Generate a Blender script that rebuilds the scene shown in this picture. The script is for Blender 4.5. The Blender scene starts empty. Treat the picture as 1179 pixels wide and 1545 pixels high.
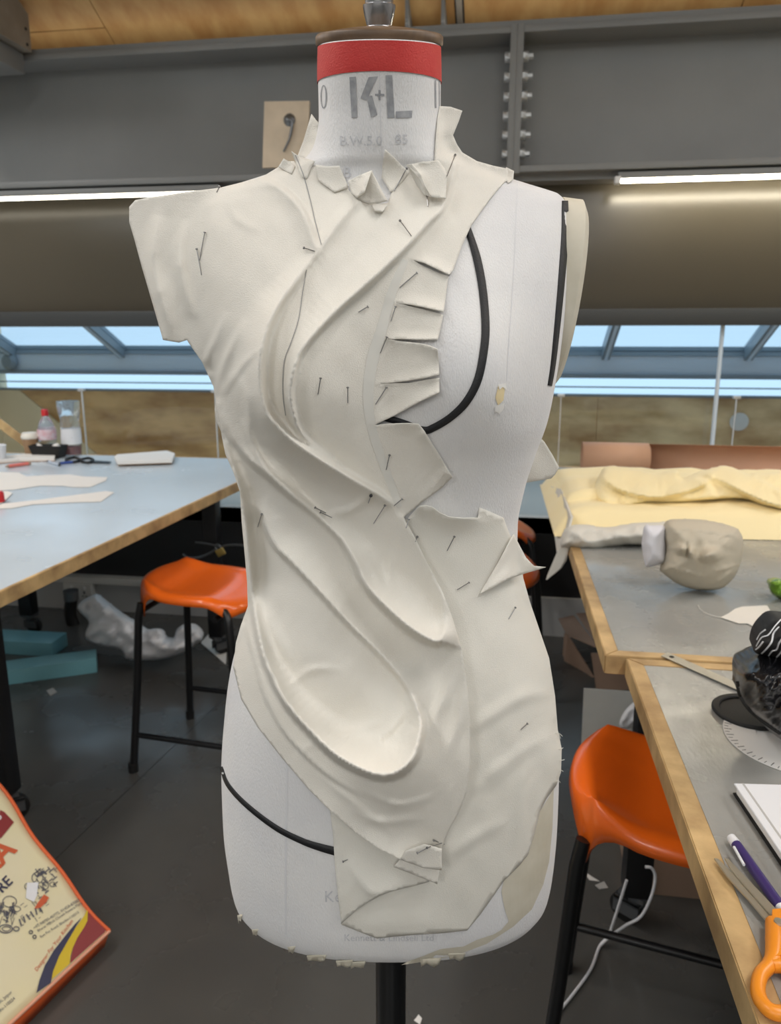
import bpy, bmesh, math, random
import numpy as np
from mathutils import Vector, Matrix, geometry, noise
from mathutils.bvhtree import BVHTree

# ------------------------------------------------------------------ camera
FPX, PITCH, CAMH, YAW = 1150.0, math.radians(13.0), 1.40, math.radians(8.7)
SC = bpy.context.scene
COL = SC.collection
cam_d = bpy.data.cameras.new('camera'); cam = bpy.data.objects.new('camera', cam_d); COL.objects.link(cam)
cam_d.sensor_fit = 'HORIZONTAL'; cam_d.sensor_width = 36.0; cam_d.lens = 36.0*FPX/1179.0
cam_d.clip_start = 0.05
cam.location = (0, 0, CAMH); cam.rotation_euler = (math.pi/2-PITCH, 0, YAW)
cam_d.dof.use_dof = True; cam_d.dof.focus_distance = 0.66; cam_d.dof.aperture_fstop = 14.0
SC.camera = cam
SC.view_settings.view_transform = 'Standard'; SC.view_settings.look = 'None'
SC.view_settings.gamma = 1.0; SC.view_settings.use_curve_mapping = False
SC.view_settings.exposure = 0.2

# ------------------------------------------------------------------ sky
W = bpy.data.worlds.new('sky'); SC.world = W; W.use_nodes = True
wn = W.node_tree; bg = wn.nodes['Background']
bg.inputs[0].default_value = (0.55, 0.76, 0.93, 1); bg.inputs[1].default_value = 1.12

# ------------------------------------------------------------------ room lamps (ceiling battens, real fittings built below)
LAMPS = [(-1.3, 0.35, 3.05), (0.95, 0.35, 3.05), (-1.3, -2.9, 2.85), (0.95, -2.9, 2.85), (-3.0, 1.9, 2.95), (2.6, 1.9, 2.95)]
LAMP_W = [19, 19, 35, 35, 32, 33]
for (lx, ly, lz), pw in zip(LAMPS, LAMP_W):
    ld = bpy.data.lights.new('batten_light', 'AREA'); ld.shape = 'RECTANGLE'; ld.size = 0.22; ld.size_y = 1.5
    ld.energy = pw; ld.color = (1.0, 0.99, 0.975)
    lo = bpy.data.objects.new('batten_light', ld); COL.objects.link(lo); lo.location = (lx, ly, lz-0.005)
    lu = ld.copy(); lu.energy = pw*0.6; uo = bpy.data.objects.new('ceiling_fill_light', lu); COL.objects.link(uo); uo.location = (lx, ly, lz+0.08); uo.rotation_euler = (math.pi, 0, 0)  # second light facing up, added to brighten the plywood ceiling

ul = bpy.data.lights.new('ply_fill_light', 'AREA'); ul.shape = 'RECTANGLE'; ul.size = 8.0; ul.size_y = 0.05; ul.energy = 2.6; ul.color = (1.0,0.95,0.86)  # added fill light, lifts the plywood above the beam
uo = bpy.data.objects.new('ply_fill_light', ul); COL.objects.link(uo); uo.location = (0,3.44,2.618); uo.rotation_euler = (math.radians(180-35),0,0)
# ------------------------------------------------------------------ measuring helpers (photo pixel -> place)
_cp, _sp, _cy, _sy = math.cos(PITCH), math.sin(PITCH), math.cos(YAW), math.sin(YAW)
def cray(x, y):                      # camera-yaw frame: X right, Y ahead, Z up, Y component kept
    cx = (x-589.5)/FPX; cy = (y-772.5)/FPX
    return (cx, _cp-cy*_sp, -(cy*_cp+_sp))
def rray(x, y):                      # room frame
    a, b, c = cray(x, y); return (_cy*a-_sy*b, _sy*a+_cy*b, c)
def onZ(x, y, z):
    r = rray(x, y); t = (z-CAMH)/r[2]; return Vector((r[0]*t, r[1]*t, z))
def onY(x, y, v):
    r = rray(x, y); t = v/r[1]; return Vector((r[0]*t, v, CAMH+r[2]*t))
def onX(x, y, u):
    r = rray(x, y); t = u/r[0]; return Vector((u, r[1]*t, CAMH+r[2]*t))
def atY(x, y, Y):                    # camera-yaw frame, at distance Y ahead
    a, b, c = cray(x, y); t = Y/b; return Vector((a*t, Y, CAMH+c*t))

# ------------------------------------------------------------------ object helpers
def link(o, parent=None):
    COL.objects.link(o)
    if parent is not None: o.parent = parent
    return o
def mk(name, verts, faces, mat, parent=None, smooth=False):
    me = bpy.data.meshes.new(name); me.from_pydata([tuple(v) for v in verts], [], faces); me.update()
    if smooth: me.polygons.foreach_set('use_smooth', [True]*len(me.polygons))
    if mat is not None: me.materials.append(mat)
    return link(bpy.data.objects.new(name, me), parent)
def mkbm(name, bm, mat, parent=None, smooth=False):
    bmesh.ops.recalc_face_normals(bm, faces=bm.faces)
    me = bpy.data.meshes.new(name); bm.to_mesh(me); bm.free()
    if smooth:
        me.polygons.foreach_set('use_smooth', [True]*len(me.polygons))
    if mat is not None: me.materials.append(mat)
    return link(bpy.data.objects.new(name, me), parent)
def autosmooth(o, ang=40):
    me = o.data
    me.polygons.foreach_set('use_smooth', [True]*len(me.polygons))
    bm = bmesh.new(); bm.from_mesh(me)
    for e in bm.edges:
        if len(e.link_faces) == 2 and e.calc_face_angle(0) > math.radians(ang): e.smooth = False
    bm.to_mesh(me); bm.free(); return o
def empty(name, loc=(0,0,0), rz=0.0):
    o = bpy.data.objects.new(name, None); o.empty_display_size = 0.05; o.location = loc; o.rotation_euler = (0,0,rz)
    return link(o)
def tag(o, label, cat, group=None):
    o['label'] = label; o['category'] = cat
    if group: o['group'] = group
    return o
def struct(o, label=None, cat=None):
    o['kind'] = 'structure'
    if label: o['label'] = label
    if cat: o['category'] = cat
    return o
def add_box(bm, lo, hi, M=None, bev=0.0):
    x0,y0,z0 = lo; x1,y1,z1 = hi
    vs = [bm.verts.new(p) for p in ((x0,y0,z0),(x1,y0,z0),(x1,y1,z0),(x0,y1,z0),(x0,y0,z1),(x1,y0,z1),(x1,y1,z1),(x0,y1,z1))]
    fs = [bm.faces.new([vs[i] for i in f]) for f in ((0,3,2,1),(4,5,6,7),(0,1,5,4),(1,2,6,5),(2,3,7,6),(3,0,4,7))]
    if bev > 0:
        es = list({e for f in fs for e in f.edges})
        r = bmesh.ops.bevel(bm, geom=es, offset=bev, segments=2, affect='EDGES', profile=0.6)
        vs = list({v for f in r['faces'] for v in f.verts} | {v for v in vs if v.is_valid})
    if M is not None:
        bmesh.ops.transform(bm, matrix=M, verts=[v for v in vs if v.is_valid])
    return vs
def box(name, lo, hi, mat, parent=None, bev=0.0, M=None):
    bm = bmesh.new(); add_box(bm, lo, hi, M, bev)
    o = mkbm(name, bm, mat, parent)
    if bev > 0: autosmooth(o, 50)
    return o
def prism(name, poly, z0, z1, mat, parent=None, bev=0.0, M=None):
    bm = bmesh.new()
    b = [bm.verts.new((p[0], p[1], z0)) for p in poly]; t = [bm.verts.new((p[0], p[1], z1)) for p in poly]
    n = len(poly)
    bm.faces.new(b[::-1]); bm.faces.new(t)
    for i in range(n): bm.faces.new((b[i], b[(i+1)%n], t[(i+1)%n], t[i]))
    if bev: bmesh.ops.bevel(bm, geom=list(bm.edges), offset=bev, segments=2, affect='EDGES')
    if M is not None: bmesh.ops.transform(bm, matrix=M, verts=list(bm.verts))
    o = mkbm(name, bm, mat, parent)
    if bev: autosmooth(o, 50)
    return o
def catmull(pts, n=8, closed=False):
    P = [Vector(p) for p in pts]; out = []
    m = len(P); rng = m if closed else m-1
    for i in range(rng):
        if closed: p0,p1,p2,p3 = P[i-1],P[i],P[(i+1)%m],P[(i+2)%m]
        else: p0,p1,p2,p3 = P[max(i-1,0)],P[i],P[i+1],P[min(i+2,m-1)]
        for k in range(n):
            t = k/n
            out.append(0.5*((2*p1)+(p2-p0)*t+(2*p0-5*p1+4*p2-p3)*t*t+(3*p1-p0-3*p2+p3)*t**3))
    if not closed: out.append(P[-1].copy())
    return out
def add_tube(bm, pts, r, seg=10, cap=True):
    P = [Vector(p) for p in pts]; n = len(P)
    rs = r if isinstance(r, (list, tuple)) else [r]*n
    T = [(P[min(i+1,n-1)]-P[max(i-1,0)]).normalized() for i in range(n)]
    up = Vector((0,0,1)) if abs(T[0].z) < 0.9 else Vector((1,0,0))
    N = (up-T[0]*up.dot(T[0])).normalized(); rings = []
    for i in range(n):
        N = (N-T[i]*N.dot(T[i])).normalized(); B = T[i].cross(N)
        rings.append([bm.verts.new(P[i]+(N*math.cos(a)+B*math.sin(a))*rs[i]) for a in [2*math.pi*k/seg for k in range(seg)]])
    for i in range(n-1):
        for k in range(seg):
            bm.faces.new((rings[i][k], rings[i][(k+1)%seg], rings[i+1][(k+1)%seg], rings[i+1][k]))
    if cap: bm.faces.new(rings[0][::-1]); bm.faces.new(rings[-1])
def tube(name, pts, r, mat, parent=None, seg=10, smooth_n=0):
    if smooth_n:
        n0 = len(pts); pts = catmull(pts, smooth_n)
        if isinstance(r,(list,tuple)): r = list(np.interp(np.linspace(0,n0-1,len(pts)), np.arange(n0), r))
    bm = bmesh.new(); add_tube(bm, pts, r, seg)
    return autosmooth(mkbm(name, bm, mat, parent), 60)
def add_lathe(bm, prof, seg=32, M=None, cap=True):
    rings = []
    for r, z in prof:
        rings.append([bm.verts.new((r*math.cos(2*math.pi*k/seg), r*math.sin(2*math.pi*k/seg), z)) for k in range(seg)])
    for i in range(len(prof)-1):
        for k in range(seg):
            bm.faces.new((rings[i][k], rings[i][(k+1)%seg], rings[i+1][(k+1)%seg], rings[i+1][k]))
    if cap:
        if prof[0][0] > 1e-4: bm.faces.new(rings[0][::-1])
        if prof[-1][0] > 1e-4: bm.faces.new(rings[-1])
    if M is not None: bmesh.ops.transform(bm, matrix=M, verts=[v for r in rings for v in r])
def lathe(name, prof, mat, parent=None, seg=32, M=None):
    bm = bmesh.new(); add_lathe(bm, prof, seg, M)
    bmesh.ops.remove_doubles(bm, verts=bm.verts, dist=1e-5)
    return autosmooth(mkbm(name, bm, mat, parent), 45)
def copy_tree(o, parent=None):
    c = o.copy(); COL.objects.link(c)
    if parent is not None: c.parent = parent
    for ch in list(o.children): copy_tree(ch, c)
    return c
def T(x, y, z): return Matrix.Translation((x, y, z))
def RX(d): return Matrix.Rotation(math.radians(d), 4, 'X')
def RY(d): return Matrix.Rotation(math.radians(d), 4, 'Y')
def RZ(d): return Matrix.Rotation(math.radians(d), 4, 'Z')

# ------------------------------------------------------------------ materials
def srgb(r, g, b):
    f = lambda c: (c/255/12.92) if c/255 <= 0.04045 else ((c/255+0.055)/1.055)**2.4
    return (f(r), f(g), f(b), 1)
def mat(name, col, rough=0.5, metal=0.0, spec=0.5, noise_amt=0.0, noise_scale=20.0, col2=None, stretch=(1,1,1),
        bump=0.0, bump_scale=200.0, sheen=0.0, trans=0.0, coat=0.0, rough_var=0.0, detail=4.0, coords='Object', bump_stretch=None):
    m = bpy.data.materials.new(name); m.use_nodes = True
    nt = m.node_tree; N = nt.nodes; L = nt.links; b = N['Principled BSDF']
    b.inputs['Base Color'].default_value = col; b.inputs['Roughness'].default_value = rough
    b.inputs['Metallic'].default_value = metal; b.inputs['Specular IOR Level'].default_value = spec
    if sheen: b.inputs['Sheen Weight'].default_value = sheen
    if trans: b.inputs['Transmission Weight'].default_value = trans
    if coat: b.inputs['Coat Weight'].default_value = coat; b.inputs['Coat Roughness'].default_value = 0.1
    tc = N.new('ShaderNodeTexCoord')
    if noise_amt or rough_var:
        mp = N.new('ShaderNodeMapping'); mp.inputs['Scale'].default_value = stretch
        L.new(tc.outputs[coords], mp.inputs[0])
        nz = N.new('ShaderNodeTexNoise'); nz.inputs['Scale'].default_value = noise_scale; nz.inputs['Detail'].default_value = detail
        L.new(mp.outputs[0], nz.inputs['Vector'])
        rp = N.new('ShaderNodeMapRange'); rp.inputs[1].default_value = 0.35; rp.inputs[2].default_value = 0.65
        L.new(nz.outputs[0], rp.inputs[0])
        if noise_amt:
            mx = N.new('ShaderNodeMix'); mx.data_type = 'RGBA'
            mx.inputs[6].default_value = col
            mx.inputs[7].default_value = col2 if col2 else tuple(c*0.6 for c in col[:3])+(1,)
            ml = N.new('ShaderNodeMath'); ml.operation = 'MULTIPLY'; ml.inputs[1].default_value = noise_amt
            L.new(rp.outputs[0], ml.inputs[0]); L.new(ml.outputs[0], mx.inputs[0]); L.new(mx.outputs[2], b.inputs['Base Color'])
        if rough_var:
            rr = N.new('ShaderNodeMapRange'); rr.inputs[3].default_value = max(0.02, rough-rough_var); rr.inputs[4].default_value = min(1, rough+rough_var)
            L.new(rp.outputs[0], rr.inputs[0]); L.new(rr.outputs[0], b.inputs['Roughness'])
    if bump:
        mp2 = N.new('ShaderNodeMapping'); mp2.inputs['Scale'].default_value = bump_stretch or stretch
        L.new(tc.outputs[coords], mp2.inputs[0])
        n2 = N.new('ShaderNodeTexNoise'); n2.inputs['Scale'].default_value = bump_scale; n2.inputs['Detail'].default_value = 3
        L.new(mp2.outputs[0], n2.inputs['Vector'])
        bp = N.new('ShaderNodeBump'); bp.inputs['Strength'].default_value = bump; bp.inputs['Distance'].default_value = 0.002
        L.new(n2.outputs[0], bp.inputs['Height']); L.new(bp.outputs[0], b.inputs['Normal'])
    return m
def emit(name, col, s):
    m = bpy.data.materials.new(name); m.use_nodes = True; nt = m.node_tree
    for n in list(nt.nodes):
        if n.type != 'OUTPUT_MATERIAL': nt.nodes.remove(n)
    e = nt.nodes.new('ShaderNodeEmission'); e.inputs[0].default_value = col; e.inputs[1].default_value = s
    nt.links.new(e.outputs[0], [n for n in nt.nodes if n.type == 'OUTPUT_MATERIAL'][0].inputs[0]); return m
def thin_glass(name, tint, refl=0.12, rough=0.03):
    m = bpy.data.materials.new(name); m.use_nodes = True; nt = m.node_tree; N = nt.nodes; L = nt.links
    for n in list(N):
        if n.type != 'OUTPUT_MATERIAL': N.remove(n)
    t = N.new('ShaderNodeBsdfTransparent'); t.inputs[0].default_value = tint
    g = N.new('ShaderNodeBsdfGlossy'); g.inputs['Roughness'].default_value = rough
    fr = N.new('ShaderNodeLayerWeight'); fr.inputs[0].default_value = 0.5
    pw = N.new('ShaderNodeMath'); pw.operation = 'POWER'; pw.inputs[1].default_value = 4.0; L.new(fr.outputs['Facing'], pw.inputs[0])
    ad = N.new('ShaderNodeMath'); ad.operation = 'MULTIPLY_ADD'; ad.inputs[1].default_value = 0.6; ad.inputs[2].default_value = refl
    L.new(pw.outputs[0], ad.inputs[0])
    mx = N.new('ShaderNodeMixShader'); L.new(ad.outputs[0], mx.inputs[0]); L.new(t.outputs[0], mx.inputs[1]); L.new(g.outputs[0], mx.inputs[2])
    L.new(mx.outputs[0], [n for n in N if n.type == 'OUTPUT_MATERIAL'][0].inputs[0]); return m

M = {}
M['steel_grey'] = mat('painted steel', srgb(134,135,133), 0.45, noise_amt=0.3, noise_scale=3, col2=srgb(114,115,115))
M['bulkhead'] = mat('satin brown-grey panel', srgb(78,72,60), 0.28, noise_amt=0.3, noise_scale=2, col2=srgb(70,65,54))
M['black_steel'] = mat('black steel', srgb(22,22,24), 0.4)
M['dark_strip'] = mat('dark steel strip', srgb(58,60,60), 0.45)
M['zinc'] = mat('zinc bolt', srgb(205,208,208), 0.35, metal=0.5)
M['wall'] = mat('painted wall', srgb(198,198,196), 0.7)
M['low_wall'] = mat('grey low wall', srgb(182,182,180), 0.6)
M['trunking'] = mat('pvc trunking', srgb(205,203,196), 0.45)
M['ply'] = mat('plywood', srgb(205,166,110), 0.55, noise_amt=0.85, noise_scale=2.2, col2=srgb(176,128,74), stretch=(5,0.9,5), detail=6, bump=0.15, bump_scale=60, bump_stretch=(10,1,10))
M['ply_grey'] = mat('weathered ply post', srgb(150,142,130), 0.6, noise_amt=0.6, noise_scale=8, col2=srgb(120,112,100))
M['brown_ply'] = mat('stained board', srgb(240,196,136), 0.35, noise_amt=1.0, noise_scale=2.6, col2=srgb(170,124,74), stretch=(1,1,2.6), detail=8)
M['brown_ply2'] = mat('dusty stained board', srgb(246,218,170), 0.4, noise_amt=1.0, noise_scale=2.4, col2=srgb(176,136,88), stretch=(1,1,2.2), detail=8)
M['beige'] = mat('beige return wall', srgb(240,222,186), 0.6, noise_amt=0.3, noise_scale=3, col2=srgb(220,200,164))
M['win_frame'] = mat('blue-grey window frame', srgb(138,150,158), 0.35)
M['win_pale'] = mat('pale aluminium gutter', srgb(214,228,240), 0.4)
M['glass'] = thin_glass('window glass', (0.93,0.97,1,1), 0.02)
M['glass_bal'] = thin_glass('balustrade glass', (0.95,0.95,0.93,1), 0.03)
M['floor'] = mat('dark vinyl', srgb(90,89,86), 0.25, spec=0.5, noise_amt=0.6, noise_scale=2.6, col2=srgb(73,73,72), rough_var=0.1, bump=0.12, bump_scale=9, detail=6)
M['lino'] = mat('grey blue lino', srgb(208,220,230), 0.22, spec=0.7, noise_amt=0.55, noise_scale=3.5, col2=srgb(192,204,213), bump=0.12, bump_scale=14, rough_var=0.06)
M['lino_r'] = mat('worn grey lino', srgb(158,158,154), 0.26, spec=0.65, noise_amt=0.6, noise_scale=9, col2=srgb(138,138,134), bump=0.15, bump_scale=70, bump_stretch=(3,1,1), rough_var=0.1)
M['lip'] = mat('worn wood lipping', srgb(212,180,128), 0.5, noise_amt=0.9, noise_scale=14, col2=srgb(154,124,84), stretch=(1,1,1), detail=8, bump=0.2, bump_scale=90)
M['orange'] = mat('orange plastic', srgb(244,108,24), 0.28, coat=0.3)
M['black_tube'] = mat('black tube', srgb(16,17,19), 0.35)
M['rubber'] = mat('black rubber', srgb(18,18,18), 0.6)
M['caster_grey'] = mat('caster metal', srgb(120,122,124), 0.3, metal=0.7)
M['lamp_face'] = emit('batten diffuser', (1.0,0.95,0.88,1), 2.2)
M['lamp_body'] = mat('lamp body', srgb(230,230,228), 0.5)
M['tube_lit'] = emit('lit strip', (1.0,0.92,0.76,1), 8.0)
M['tube_lit2'] = emit('brighter lit strip', (1.0,0.90,0.70,1), 50.0)
M['teal'] = mat('teal painted steel', srgb(122,180,190), 0.4, noise_amt=0.3, noise_scale=6)
M['white_plastic'] = mat('white polythene', srgb(240,241,244), 0.35, bump=0.5, bump_scale=30)
M['paper'] = mat('white paper', srgb(236,234,230), 0.7)
M['card'] = mat('brown card', srgb(170,142,122), 0.7, noise_amt=0.3, noise_scale=5)
M['craft'] = mat('brown craft paper', srgb(198,156,128), 0.6, noise_amt=0.2, noise_scale=4)
# ================================================================== THE ROOM
fl = struct(box('floor', (-4.6,-4.2,-0.05), (4.6,3.5,0), M['floor']))
for (x, y0, y1, rot) in ((1.35,-1.0,3.4,0),):
    box('floor_seam', (x-0.0025,y0,-0.002), (x+0.0025,y1,0.0006), M['black_steel'], fl)
s = onZ(300,1090,0); e = onZ(90,1290,0); d = (e-s)
bm = bmesh.new(); add_tube(bm, [s-d*0.6, e+d*0.4], 0.0012, 6); mkbm('floor_seam', bm, M['black_steel'], fl)

BY = 3.5                                    # plane of the window wall
wb = struct(box('wall_back', (-4.6,BY,0), (4.6,BY+0.06,0.19), M['low_wall']))
box('dark_panel', (-4.6,BY+0.02,0.19), (4.6,BY+0.08,0.56), M['black_steel'], wb)
box('sill', (-4.6,BY+0.02,0.50), (4.6,4.95,0.56), M['wall'], wb)
bh = struct(box('wall_bulkhead', (-4.6,BY+0.06,1.50), (4.6,BY+0.16,2.06), M['bulkhead'], bev=0.02))
box('bounce_panel', (-4.6,BY+0.162,1.50), (4.6,BY+0.17,2.06), M['wall'], bh)  # unseen pale panel, added to bounce light onto the knee wall
box('bottom_rail', (-4.6,BY+0.0,1.445), (4.6,BY+0.14,1.515), M['dark_strip'], bh, bev=0.004)
struct(box('wall_left', (-4.66,-4.2,0), (-4.6,5.0,3.2), M['wall']))
struct(box('wall_right', (4.6,-4.2,0), (4.66,5.0,3.2), M['wall']))
struct(box('wall_front', (-4.66,-4.26,0), (4.66,-4.2,3.2), M['wall']))

# trunking and socket on the low wall
trk = struct(box('trim_1', (-4.5,BY-0.035,0.155), (-0.95,BY,0.19), M['trunking'], bev=0.004))
soc = box('double_socket', (-2.24,BY-0.05,0.07), (-2.085,BY,0.158), M['trunking'], bev=0.004)
tag(soc, 'white double mains socket on the low grey wall under the left table', 'socket')
for sx in (-2.2, -2.13):
    for hx, hz, w, h in ((0.012,0.112,0.006,0.012), (0.003,0.092,0.008,0.005), (0.021,0.092,0.008,0.005)):
        box('socket_hole', (sx+hx-w/2-0.006,BY-0.0515,hz-h/2), (sx+hx+w/2-0.006,BY-0.049,hz+h/2), M['black_steel'], soc)
    box('rocker_switch', (sx+0.003,BY-0.054,0.128), (sx+0.015,BY-0.049,0.145), M['lamp_body'], soc, bev=0.001)

# steel beam, two lengths bolted at end plates
JX = -0.012
def beam(x0, x1, label, plate_x):
    r = empty('steel_beam', ((x0+x1)/2, 3.55, 2.05)); ox = (x0+x1)/2
    def b(name, lo, hi, bev=0.0): return box(name, (lo[0]-ox,lo[1]-3.55,lo[2]-2.05), (hi[0]-ox,hi[1]-3.55,hi[2]-2.05), M['steel_grey'], r, bev)
    b('web', (x0,3.545,2.07), (x1,3.565,2.575)); b('top_flange', (x0,3.40,2.57), (x1,3.71,2.595), 0.003)
    b('bottom_flange', (x0,3.40,2.055), (x1,3.71,2.08), 0.003)
    b('end_plate', (min(plate_x),3.395,2.05), (max(plate_x),3.715,2.60), 0.002)
    b('soffit_plate', (x0,3.46,2.03), (x1,3.64,2.055))
    tag(r, label, 'beam'); return r, ox
bl, oxl = beam(-4.55, JX-0.0002, 'grey steel I-beam length left of the bolted joint, behind the wooden board', (JX-0.026,JX-0.0002))
br, oxr = beam(JX+0.0002, 4.55, 'grey steel I-beam length right of the bolted joint, above the lit panel', (JX+0.0002,JX+0.026))
for k in range(6):
    z = 2.50-0.073*k
    for side, par, ox in ((-1, bl, oxl), (1, br, oxr)):
        px0 = JX+side*0.026
        pr = [(0.0,0),(0.021,0),(0.021,0.019),(0.018,0.022)]
        if side > 0: pr += [(0.012,0.022),(0.012,0.040),(0.0,0.041)]
        else: pr += [(0.0,0.022)]
        o = lathe('bolt', pr, M['zinc'], par, 6, T(px0-ox, 3.455-3.55, z-2.05) @ RY(90*side))

# plywood roof lining: separate sheets on the slope
SL = math.radians(27.0)
def slope(x, s, n=0.0):        # s metres up the slope towards the viewer
    return Vector((x, 3.80-s*math.cos(SL)-n*math.sin(SL), 2.545+s*math.sin(SL)-n*math.cos(SL)))
def sheet(name, x0, x1, s0, s1, mt, parent, th=0.018, n=0.0):
    V = [slope(x,s,n+k) for k in (0,-th) for x,s in ((x0,s0),(x1,s0),(x1,s1),(x0,s1))]
    return mk(name, V, [(0,1,2,3),(7,6,5,4),(0,4,5,1),(1,5,6,2),(2,6,7,3),(3,7,4,0)], mt, parent)
ce = struct(sheet('ceiling', -4.6, 4.6, -0.05, 4.6, M['steel_grey'], None, th=0.05, n=-0.022))
XS = [-4.5,-3.4,-2.225,-1.79,-0.268,-0.232,0.86,2.0,3.2,4.55]
for i in range(len(XS)-1):
    if abs(XS[i]+0.268) < 1e-3: continue
    cuts = [0.0,0.36,1.6,2.9,4.5] if i == 2 else [0.0,1.22,2.5,3.6,4.5]
    for j in range(len(cuts)-1):
        sheet('plywood_sheet', XS[i]+0.002, XS[i+1]-0.002, cuts[j]+0.002, cuts[j+1]-0.002, M['ply'], ce)
sheet('roof_batten', -0.262, -0.238, 0.0, 4.5, M['ply_grey'], ce, th=0.03, n=0.01)
cb = struct(mk('ceiling_rear', [(-4.6,-0.28,4.62),(4.6,-0.28,4.62),(4.6,-4.3,3.1),(-4.6,-4.3,3.1)], [(0,1,2,3)], M['wall']))
for k,(hx,hs) in enumerate(((-1.17,0.19),(-0.95,0.2),(-1.38,0.08),(-0.72,0.19))):
    lathe('knot', [(0,0),(0.014-0.002*k,0.0),(0.012-0.002*k,0.003),(0,0.004)], M['black_steel'] if k == 0 else M['ply_grey'], ce, 10,
          Matrix.Translation(slope(hx,hs,0.0)) @ Matrix.Rotation(SL,4,'X') @ RX(180))
# box section end and boxed post
rhs = empty('hollow_section', (-0.384,3.42,2.60)); 
for nm,lo,hi in (('side_wall',(-0.08,0,0),(-0.066,0.35,0.15)),('side_wall',(0.066,0,0),(0.08,0.35,0.15)),('top_wall',(-0.08,0,0.136),(0.08,0.35,0.15)),('bottom_wall',(-0.08,0,0),(0.08,0.35,0.014))):
    box(nm, lo, hi, M['steel_grey'], rhs, 0.002)
box('dark_back_plate', (-0.066,0.2,0.014), (0.066,0.22,0.136), M['black_steel'], rhs)  # black plate that makes the inside of the open section dark
tag(rhs, 'open square steel hollow section above the beam, dark inside', 'steel section')
pr_ = onY(48,79,3.36)
pt = empty('boxed_post', (pr_.x-0.3,3.0,pr_.z))
ztop_ = lambda y: 2.545+(3.80-y)*math.tan(SL)-0.035-pr_.z
mk('post_body', [(-0.4,-0.3,0),(0.3,-0.3,0),(0.3,0.36,0),(-0.4,0.36,0),(-0.4,-0.3,ztop_(2.7)),(0.3,-0.3,ztop_(2.7)),(0.3,0.36,ztop_(3.36)),(-0.4,0.36,ztop_(3.36))],
   [(0,3,2,1),(4,5,6,7),(0,1,5,4),(1,2,6,5),(2,3,7,6),(3,0,4,7)], M['ply_grey'], pt)
box('steel_bracket', (-0.4,0.1,-0.085), (0.26,0.36,-0.004), M['steel_grey'], pt, 0.003)
for bz in (0.02,0.08): lathe('screw', [(0,0),(0.007,0),(0.006,0.004),(0,0.005)], M['black_steel'], pt, 8, T(0.3,0.33,bz) @ RY(90))
tag(pt, 'grey-brown boxed timber post with a steel bracket at the top left corner', 'post')

# strip lamps under the beam
box('fill_light_housing', (-4.1,3.41,2.597), (4.1,3.47,2.616), M['steel_grey'], ce)  # made-up housing for the added fill light on the beam top
def strip(x0, x1, label, lm='tube_lit'):
    r = empty('strip_lamp', ((x0+x1)/2, 3.40, 2.02)); h = (x1-x0)/2
    box('lamp_housing', (-h,0.01,0.0), (h,0.06,0.026), M['steel_grey'], r, 0.003)
    bm = bmesh.new(); add_tube(bm, [(-h+0.01,0.02,-0.006),(h-0.01,0.02,-0.006)], 0.0085, 12); autosmooth(mkbm('lamp_tube', bm, M[lm], r), 50)
    for sx in (-1,1): box('end_cap', (sx*h-0.012,0.005,-0.018), (sx*h+0.012,0.04,0.01), M['lamp_body'], r, 0.003)
    tag(r, label, 'lamp')
strip(-2.85, -1.28, 'lit strip lamp under the beam on the left, behind the raised shoulder')
strip(0.41, 2.0, 'lit strip lamp under the beam on the right, above the pool of light', 'tube_lit2')
# ceiling battens (they carry the room lamps)
for i,(lx,ly,lz) in enumerate(LAMPS):
    box('lamp_batten', (lx-0.14,ly-0.8,lz+0.005), (lx+0.14,ly+0.8,lz+0.07), M['lamp_body'], ce, 0.006)
    for sy in (-0.6,0.6): tube('hanger', [(lx,ly+sy,lz+0.07),(lx,ly+sy,lz+(0.9 if abs(ly) < 1 else 0.45))], 0.004, M['zinc'], ce, 6)

# window zone: knee wall, gutter, sloping rooflight, glass balustrade
kw = struct(box('wall_knee', (-4.6,4.90,0.5), (4.6,4.95,1.04), M['brown_ply']))
a0, b0 = onY(28,580,4.89), onY(172,692,4.89)
dg = b0-a0
mk('stained_sheet', [(-4.55,4.89,0.5),(b0.x-0.006,4.89,0.5),(a0.x-0.006,4.89,1.04),(-4.55,4.89,1.04),(-4.55,4.905,0.5),(b0.x-0.006,4.905,0.5),(a0.x-0.006,4.905,1.04),(-4.55,4.905,1.04)],
   [(0,1,2,3),(7,6,5,4),(0,4,5,1),(1,5,6,2),(2,6,7,3),(3,7,4,0)], M['beige'], kw)
xs = [b0.x+0.004, -0.9, 0.55, 2.0, 3.4, 4.55]
for i in range(5):
    x0, x1 = xs[i], xs[i+1]; xt = a0.x+0.004 if i == 0 else x0
    mk('stained_sheet', [(x0+.002,4.89,0.5),(x1-.002,4.89,0.5),(x1-.002,4.89,1.04),(xt+.002,4.89,1.04),(x0+.002,4.905,0.5),(x1-.002,4.905,0.5),(x1-.002,4.905,1.04),(xt+.002,4.905,1.04)],
       [(0,1,2,3),(7,6,5,4),(0,4,5,1),(1,5,6,2),(2,6,7,3),(3,7,4,0)], M['brown_ply'] if i in (0,) else M['brown_ply2'], kw)
lathe('round_vent', [(0,0),(0.05,0),(0.055,0.012),(0.03,0.018),(0,0.018)], M['lamp_body'], kw, 20, T(*onY(1115,636,4.885)) @ RX(90))
struct(box('wall_return', (-3.75,3.6,0.5), (-3.52,5.0,1.5), M['beige']))
wi = struct(empty('window_1', (0,4.85,1.2)))
def wbox(name, lo, hi, m, bev=0.003): return box(name, (lo[0],lo[1]-4.85,lo[2]-1.2), (hi[0],hi[1]-4.85,hi[2]-1.2), m, wi, bev)
wbox('gutter_box', (-4.6,4.84,1.175), (4.6,4.99,1.29), M['win_pale'])
wbox('gutter_lip', (-4.6,4.82,1.150), (4.6,4.99,1.175), M['win_frame'])
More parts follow.
